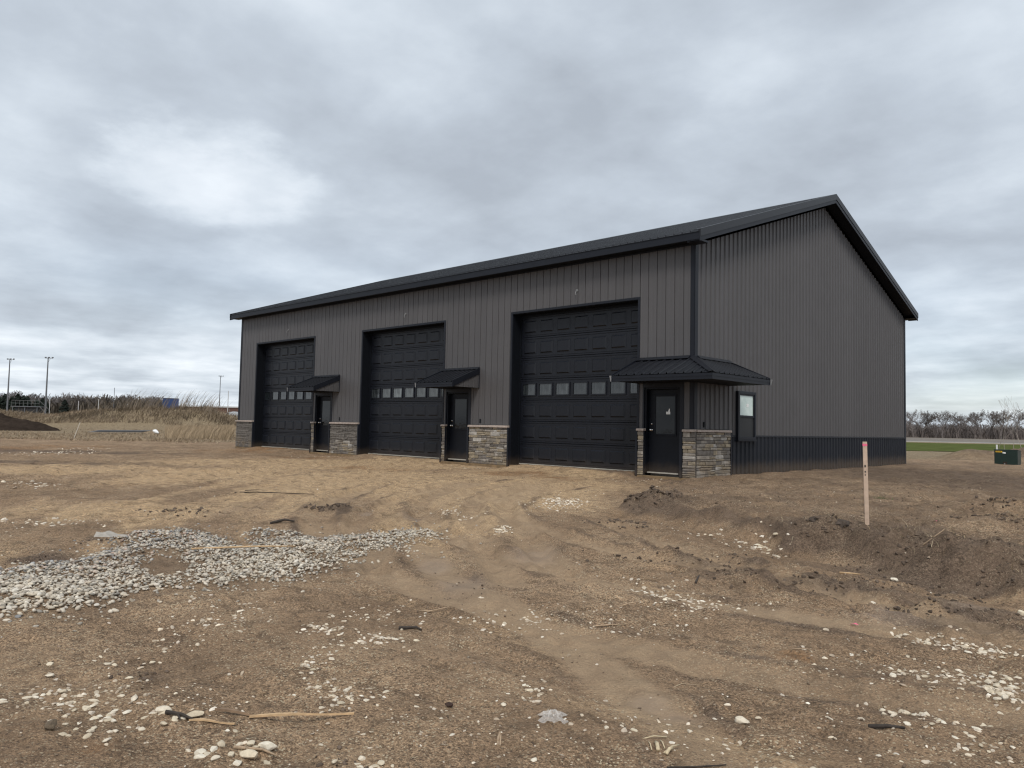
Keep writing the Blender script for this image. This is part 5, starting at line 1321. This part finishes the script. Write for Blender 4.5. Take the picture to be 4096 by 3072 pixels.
tag(link('plastic_bag', np_mesh('plastic_bag', V*np.array([.32, .22, .2]), F, material('white_film', (.80, .80, .80), .5)), loc=(x, y, z+.22)), 'crumpled white plastic bag lying in the dead grass', 'bag')

# ------------------------------------------------------------------ beyond the berm
blue = material('container_blue', (.028, .055, .15), .55, var=(1.2, .15)); galv = material('galvanised', (.12, .125, .135), .6)
dist_grey = material('pale_post', (.45, .45, .45), .7)
x, y = xy(at(654, 131), 131); ct = empty('shipping_container', (x, y, -.3), YAW+.43); tag(ct, 'dark blue shipping container standing behind the berm, marked GD', 'container')
cw, ch, cz0 = 2.44, 2.6, 2.25
pr = []
for i in range(12): s = i*cw/12; pr += [(s, 0), (s+.06, 0), (s+.09, -.03), (s+.16, -.03), (s+.19, 0)]
pr.append((cw, 0))
MB().strip([(a, b_, cz0) for a, b_ in pr], [(a, b_, cz0+ch) for a, b_ in pr]).box(0, cw, .03, 6, cz0, cz0+ch).build('container_body', blue, ct)
MB().box(-.02, cw+.02, -.06, 6.05, cz0+ch, cz0+ch+.08).build('top_rail', material('container_rail', (.015, .02, .045), .6), ct)
MB().box(-.04, .06, -.07, .05, cz0, cz0+ch).box(cw-.06, cw+.04, -.07, .05, cz0, cz0+ch).build('corner_post', blue, ct)
fc = bpy.data.curves.new('lettering', 'FONT'); fc.body = 'GD'; fc.size = .85; fc.extrude = .01
to = bpy.data.objects.new('lettering_source', fc); COL.objects.link(to); bpy.context.view_layer.update()
tm = bpy.data.meshes.new_from_object(to.evaluated_get(bpy.context.evaluated_depsgraph_get())); bpy.data.objects.remove(to)
tm.materials.clear(); tm.materials.append(M['white']); lt = link('lettering', tm, ct, loc=(.85, -.06, cz0+.35), rot=(R(90), 0, 0))
MB().box(-.3, cw+.3, .2, 5.8, -.3, cz0-.01).build('container_plinth', heap_m, ct)


def floodlight(px, v, top, lab, nl=4, sc=1., pale=False):
    x, y = xy(at(px, v), v); o = empty('floodlight_pole', (x, y, -.3), YAW); tag(o, lab, 'light pole', 'floodlight poles of the sports field'); sc *= .6; nl = 3
    MB().tube([(0, 0, 0), (0, 0, top*.5), (0, 0, top)], [.5*sc, .4*sc, .25*sc], 8).build('pole', galv, o)
    MB().box(-1.4*sc, 2.6*sc, -.10, .10, top-.75*sc, top-.6*sc).tube([(0, 0, top-3*sc), (1.2*sc, 0, top-.8*sc)], .06*sc, 5).build('crossarm', galv, o)
    me = None
    for i in range(nl):
        xx = (-1.2+3.6*i/(nl-1))*sc
        if me is None: me = MB().hexa([(-.36*sc, -.5*sc, -.1), (.36*sc, -.5*sc, -.1), (.3*sc, .3*sc, .1), (-.3*sc, .3*sc, .1), (-.36*sc, -.45*sc, .5*sc), (.36*sc, -.45*sc, .5*sc), (.3*sc, .3*sc, .45*sc), (-.3*sc, .3*sc, .45*sc)]).mesh('lamp_head', galv)
        link('lamp_head', me, o, loc=(xx, 0, top-.5*sc))


floodlight(33, 270, 21.5, 'dark floodlight pole at the far left edge of the field')
floodlight(186, 240, 20.0, 'tallest dark floodlight pole, above the railed stand at the left')
floodlight(880, 330, 20.5, 'thin grey floodlight pole just left of the barn end', 5, .8)
for px, v, hgt, r_, lab in ((458, 235, 10.6, .10, 'thin tall mast behind the left part of the berm'), (914, 210, 9.4, .12, 'pale tall upright post nearest the left end of the barn'), (202, 230, 6.4, .12, 'pale net post right of the tall floodlight pole'), (317, 230, 6.2, .12, 'pale net post above the middle of the berm'), (397, 230, 6.9, .13, 'pale net post left of the thin mast'), (514, 230, 5.6, .11, 'pale net post right of the thin mast'), (922, 215, 4.6, .07, 'short thin rod beside the tall upright post')):
    x, y = xy(at(px, v), v); z1 = -.3
    tag(MB().tube([(x, y, z1), (x, y, z1+hgt)], [r_, r_*.8], 6).build('field_post', dist_grey if r_ > .1 else galv), lab, 'post')
# railed stand
x, y = xy(at(48, 225), 225); gs = empty('grandstand', (x, y, -.3), YAW); tag(gs, 'dark raised stand with pale railings under the floodlight poles', 'stand')
blk = material('stand_dark', (.02, .02, .022), .8); rail_m = material('stand_rail', (.12, .12, .12), .7)
MB().box(1.2, 8.0, 0, 3, 2.4, 4.0).build('stand_body', blk, gs); MB().box(.2, 8.6, -.5, 3.2, 4.02, 4.25).build('stand_deck', galv, gs)
mb = MB()
for i in range(8): mb.tube([(.4+i*1.15, -.4, 4.25), (.4+i*1.15, -.4, 5.9)], .04, 5)
mb.tube([(.4, -.4, 5.9), (8.5, -.4, 5.9)], .06, 5); mb.tube([(.4, -.4, 5.1), (8.5, -.4, 5.1)], .04, 5); mb.tube([(8.5, -.4, 5.9), (11.6, -.4, 3.2)], .06, 5); mb.tube([(8.5, -.4, 4.3), (10.8, -.4, 2.0)], .08, 5)
mb.build('stand_railing', rail_m, gs)
mb = MB()
for i in (0, 3, 6): mb.tube([(.6+i*1.2, -.2, 0), (.6+i*1.2, -.2, 4.0)], .12, 6)
mb.build('stand_post', galv, gs)
# long low brick building far behind the barn end
x0_, y0_ = xy(at(690, 300), 300); bb_ = empty('brick_building', (x0_, y0_, -.3), YAW); tag(bb_, 'long low brown brick building with a flat grey roof edge behind the berm', 'building')
brick = material('brown_brick', (.105, .055, .042), .9, var=(.3, .2))
MB().box(0, 46, 0, 12, 0, 6.3).build('wall', brick, bb_); MB().box(-.3, 46.3, -.3, 12.3, 6.31, 6.8).build('roof_edge', dist_grey, bb_)
for i in range(7): MB().box(4+i*6, 7.5+i*6, -.06, -.002, 2.2, 3.8).build('window', M['door_glass'], bb_)

# ------------------------------------------------------------------ trees
tr_ = np.random.default_rng(17)


def bare_tree(h, seed, spread=.55, depth=5, r0=None, n0=3, rmin=.004):
    """(trunk arrays, crown arrays): three-sided tapered limbs"""
    r = np.random.default_rng(seed); T, C = ([], []), ([], [])
    r0 = r0 or h*.017
    def limb(dst, p, d, ln, ra, rb):
        a = np.cross(d, (0.3, .2, .93)); a /= np.linalg.norm(a)+1e-9; c = np.cross(d, a); b = len(dst[0])
        q = p+d*ln
        for pp, rr in ((p, max(ra, rmin)), (q, max(rb, rmin))):
            for w in (0, 2.094, 4.189): dst[0].append(pp+(a*math.cos(w)+c*math.sin(w))*rr)
        for j in range(3): dst[1].append((b+j, b+(j+1) % 3, b+3+(j+1) % 3, b+3+j))
        return q
    def grow(p, d, ln, ra, lev):
        dst = T if lev == 0 else C; k = 3 if lev < 2 else 2; q = p; rb = ra
        for i in range(k):
            rn = ra*(1-.38*(i+1)/k); d2 = d+r.normal(0, .10, 3); d2[2] += .05; d2 /= np.linalg.norm(d2)
            q0 = q; q = limb(dst, q, d2, ln/k, rb, rn); rb = rn; d = d2
            if lev >= 1 and lev < depth and r.random() < .55:
                s = d+r.normal(0, spread, 3); s[2] += .12; s /= np.linalg.norm(s); grow(q, s, ln*r.uniform(.45, .65), rb*.5, lev+2 if lev+2 <= depth else depth)
        if lev < depth:
            for i in range(n0 if lev == 0 else r.integers(2, 4)):
                s = d+r.normal(0, spread, 3); s[2] = abs(s[2])*.6+.24; s /= np.linalg.norm(s)
                grow(q, s, ln*r.uniform(.6, .85), rb*r.uniform(.5, .72), lev+1)
    grow(np.zeros(3), np.array((0, 0, 1.)), h*.28, r0, 0)
    out = [(np.array(v), np.array(f)) for v, f in (T, C)]
    zz = max(out[0][0][:, 2].max(), out[1][0][:, 2].max())
    return [(v*np.array((h/zz*.95, h/zz*.95, h/zz)), f) for v, f in out]


twm = material('bare_bark', (.13, .112, .105), .95, objvar=.2); twm2 = material('bare_twigs', (.15, .13, .122), .95, objvar=.2)
TREES = [bare_tree(1.0*14, 40+i, .60, 6, .5, 4, .035) for i in range(5)]
TM = [(np_mesh('trunk', a[0], a[1], twm), np_mesh('crown', b_[0], b_[1], twm2)) for a, b_ in TREES]
RT = [(3655, 14.4, 'first bare tree right of the barn edge, with a forked narrow crown'), (3705, 14.6, 'tall bare tree with a wide fan crown, second right of the barn'), (3770, 14.2, 'rounded bare tree standing alone, third right of the barn'), (3822, 14.0, 'leaning bare tree left of the dark trunked tree at the far right'), (3872, 14.2, 'dark trunked bare tree near the middle of the right tree line'), (3925, 15.2, 'tall bare tree above the left edge of the green cabinet'), (3965, 15.0, 'bare tree above the green cabinet'), (4005, 15.4, 'slim bare tree right of the middle of the green cabinet'), (4070, 16.2, 'bare tree at the right edge of the photo'), (3690, 12.0, 'small bare tree in the gap between the first two trees right of the barn')]
for i, (px, h, lab) in enumerate(RT):
    v = 385+(i*37 % 23); x, y = xy(at(px, v), v); o = empty('bare_tree', (x, y, -.3), i*1.3); o.scale = (h/14*1.0,)*3
    tag(o, lab, 'tree', 'bare trees along the far road'); tm_, cm_ = TM[i % 5]; link('trunk', tm_, o); link('crown', cm_, o)
# the wood behind them, one brown mass of thin trees
SM = [bare_tree(8.2, 70+i, .6, 4, .14, 4, .035) for i in range(6)]
Vs, Fs, b0 = [], [], 0
for i in range(170):
    v = tr_.uniform(398, 450); px = tr_.uniform(3480, 4420); x, y = xy(at(px, v), v); s = tr_.uniform(.78, 1.12)*(1.0 if tr_.random() > .08 else 1.25); a = tr_.uniform(0, 6.28)
    ca, sa = math.cos(a), math.sin(a)
    for v_, f_ in SM[i % 6]:
        q = v_*s; Vs.append(np.stack([q[:, 0]*ca-q[:, 1]*sa+x, q[:, 0]*sa+q[:, 1]*ca+y, q[:, 2]-.3], 1)); Fs.append(f_+b0); b0 += len(v_)
tag(link('woodland', np_mesh('woodland', np.concatenate(Vs), np.concatenate(Fs), twm2)), kind='stuff', label='brown leafless wood behind the road on the right', cat='woodland')
# brush floor inside the wood: many thin upright stems
n = 9000; v_ = tr_.uniform(396, 452, n); u_ = at(tr_.uniform(3450, 4450, n), v_); x_, y_ = xy(u_, v_)
tag(ribbons('brush', x_, y_, tr_.uniform(2.0, 7.0, n), tr_.uniform(.22, .5, n), None, np.array([(.14, .12, .113)])*tr_.uniform(.6, 1.4, (n, 1)), vcol_material('brush', .95, (1, .1, .01), (.2, .2), .1), tr_, 3, np.full(n, -.3), (0, 0, .25, 1.), .5, .4), kind='stuff', label='dense leafless brush under the trees on the right', cat='brush')

# saplings behind the cabinet
birch = material('pale_sapling_bark', (.27, .235, .20), .85)
for i, (px, v, h, lab) in enumerate(((4052, 47, 3.3, 'pale leafless sapling right of the green cabinet, leaning left'), (4092, 46, 3.9, 'pale leafless sapling at the very right edge'), (4022, 50, 2.9, 'thin pale sapling behind the right half of the cabinet'), (3990, 52, 2.6, 'thin pale sapling straight behind the cabinet'), (4125, 48, 3.6, 'pale sapling on the dirt heap beyond the right edge'))):
    x, y = xy(at(px, v), v); z = gz1(x, y); o = empty('sapling', (x, y, z-.05), i); tag(o, lab, 'sapling', 'saplings by the cabinet')
    (tv_, tf_), (cv_, cf_) = bare_tree(h, 130+i, .36, 3, .016, 2, .003)
    link('trunk', np_mesh('trunk', tv_, tf_, birch), o); link('crown', np_mesh('crown', cv_, cf_, birch), o)

# left tree line: leafless scrub with a few pines that stand out
LS = [bare_tree(10.0, 170+i, .6, 4, .14, 4, .05) for i in range(5)]
Vs, Fs, b0 = [], [], 0
for i in range(150):
    v = tr_.uniform(395, 440); px = tr_.uniform(-80, 640) if i < 125 else tr_.uniform(760, 1150); x, y = xy(at(px, v), v); s = tr_.uniform(1.0, 1.5)*(1 if px < 640 else .62); a = tr_.uniform(0, 6.28); ca, sa = math.cos(a), math.sin(a)
    for v_, f_ in LS[i % 5]:
        q = v_*s; Vs.append(np.stack([q[:, 0]*ca-q[:, 1]*sa+x, q[:, 0]*sa+q[:, 1]*ca+y, q[:, 2]-.3], 1)); Fs.append(f_+b0); b0 += len(v_)
tag(link('scrub_wood', np_mesh('scrub_wood', np.concatenate(Vs), np.concatenate(Fs), twm2)), kind='stuff', label='leafless grey brown scrub along the left horizon', cat='woodland')
n = 7000; v_ = tr_.uniform(392, 440, n); u_ = at(tr_.uniform(-100, 660, n), v_); x_, y_ = xy(u_, v_)
tag(ribbons('scrub_brush', x_, y_, tr_.uniform(6.0, 13.2, n)*(.9+.55*fbm(x_, y_, .035, 4, .6, 2.)), tr_.uniform(.35, .9, n), None, np.array([(.115, .098, .08)])*tr_.uniform(.55, 1.4, (n, 1)), vcol_material('scrub', .95, (1, .1, .01), (.2, .2), .1), tr_, 3, np.full(n, -.3), (0, 0, .25, 1.), .5, .4), kind='stuff', label='dense leafless brush along the left horizon', cat='brush')


def pine(h, seed):
    r = np.random.default_rng(seed); V, F = [], []
    n = 420; k = r.random(n)**.75; z = h*(.12+.86*k); rad = h*.30*(1-k)**.65*r.uniform(.3, 1.1, n)+.1; a = r.uniform(0, 6.28, n)
    for i in range(n):
        d = np.array((math.cos(a[i]), math.sin(a[i]), -.25)); s = np.array((-math.sin(a[i]), math.cos(a[i]), r.normal(0, .3))); w = h*.035*r.uniform(.6, 1.5)
        c = np.array((0, 0, z[i])); b = len(V); V += [c+d*rad[i]*.25-s*w*.5, c+d*rad[i]*.25+s*w*.5, c+d*rad[i]+s*w, c+d*rad[i]*1.15+np.array((0, 0, -.2)), c+d*rad[i]-s*w]; F += [(b, b+1, b+2, b+3), (b, b+3, b+4, b+4)]
    return np.array(V), [tuple(dict.fromkeys(f)) for f in F]


pn_m = material('pine_needles', (.022, .034, .024), .9, objvar=.3)
PM = []
for i in range(3):
    V, F = pine(12, 210+i); me = bpy.data.meshes.new('crown'); me.from_pydata([tuple(v) for v in V], [], F); me.materials.append(pn_m); me.update(); PM.append(me)
PT = MB().tube([(0, 0, 0), (0, 0, 9)], [.22, .08], 6).mesh('trunk', twm)
PL = [-5, 22, 52, 74, 96, 112, 150, 172, 188, 262]
PLAB = ['dark pine cut by the left edge of the photo', 'dark pine just left of the leftmost floodlight pole', 'dark pine just right of the leftmost floodlight pole', 'dark pine above the left end of the railed stand', 'tallest dark pine, above the middle of the railed stand', 'dark pine right of the tallest pine, above the railed stand', 'dark pine left of the tallest floodlight pole', 'dark pine partly behind the tallest floodlight pole', 'small dark pine just right of the tallest floodlight pole', 'small dark pine standing apart, farthest right of the pines']
for i, px in enumerate(PL):
    v = 380+(i*29 % 14); x, y = xy(at(px, v), v); o = empty('pine_tree', (x, y, -.3), i); s = (1.0, 1.04, .94, 1.06, 1.0, .96, .84, .9, .8, .86)[i]; o.scale = (s*1.15, s*1.15, s)
    tag(o, PLAB[i], 'tree', 'pines at the far left'); link('trunk', PT, o); link('crown', PM[i % 3], o)
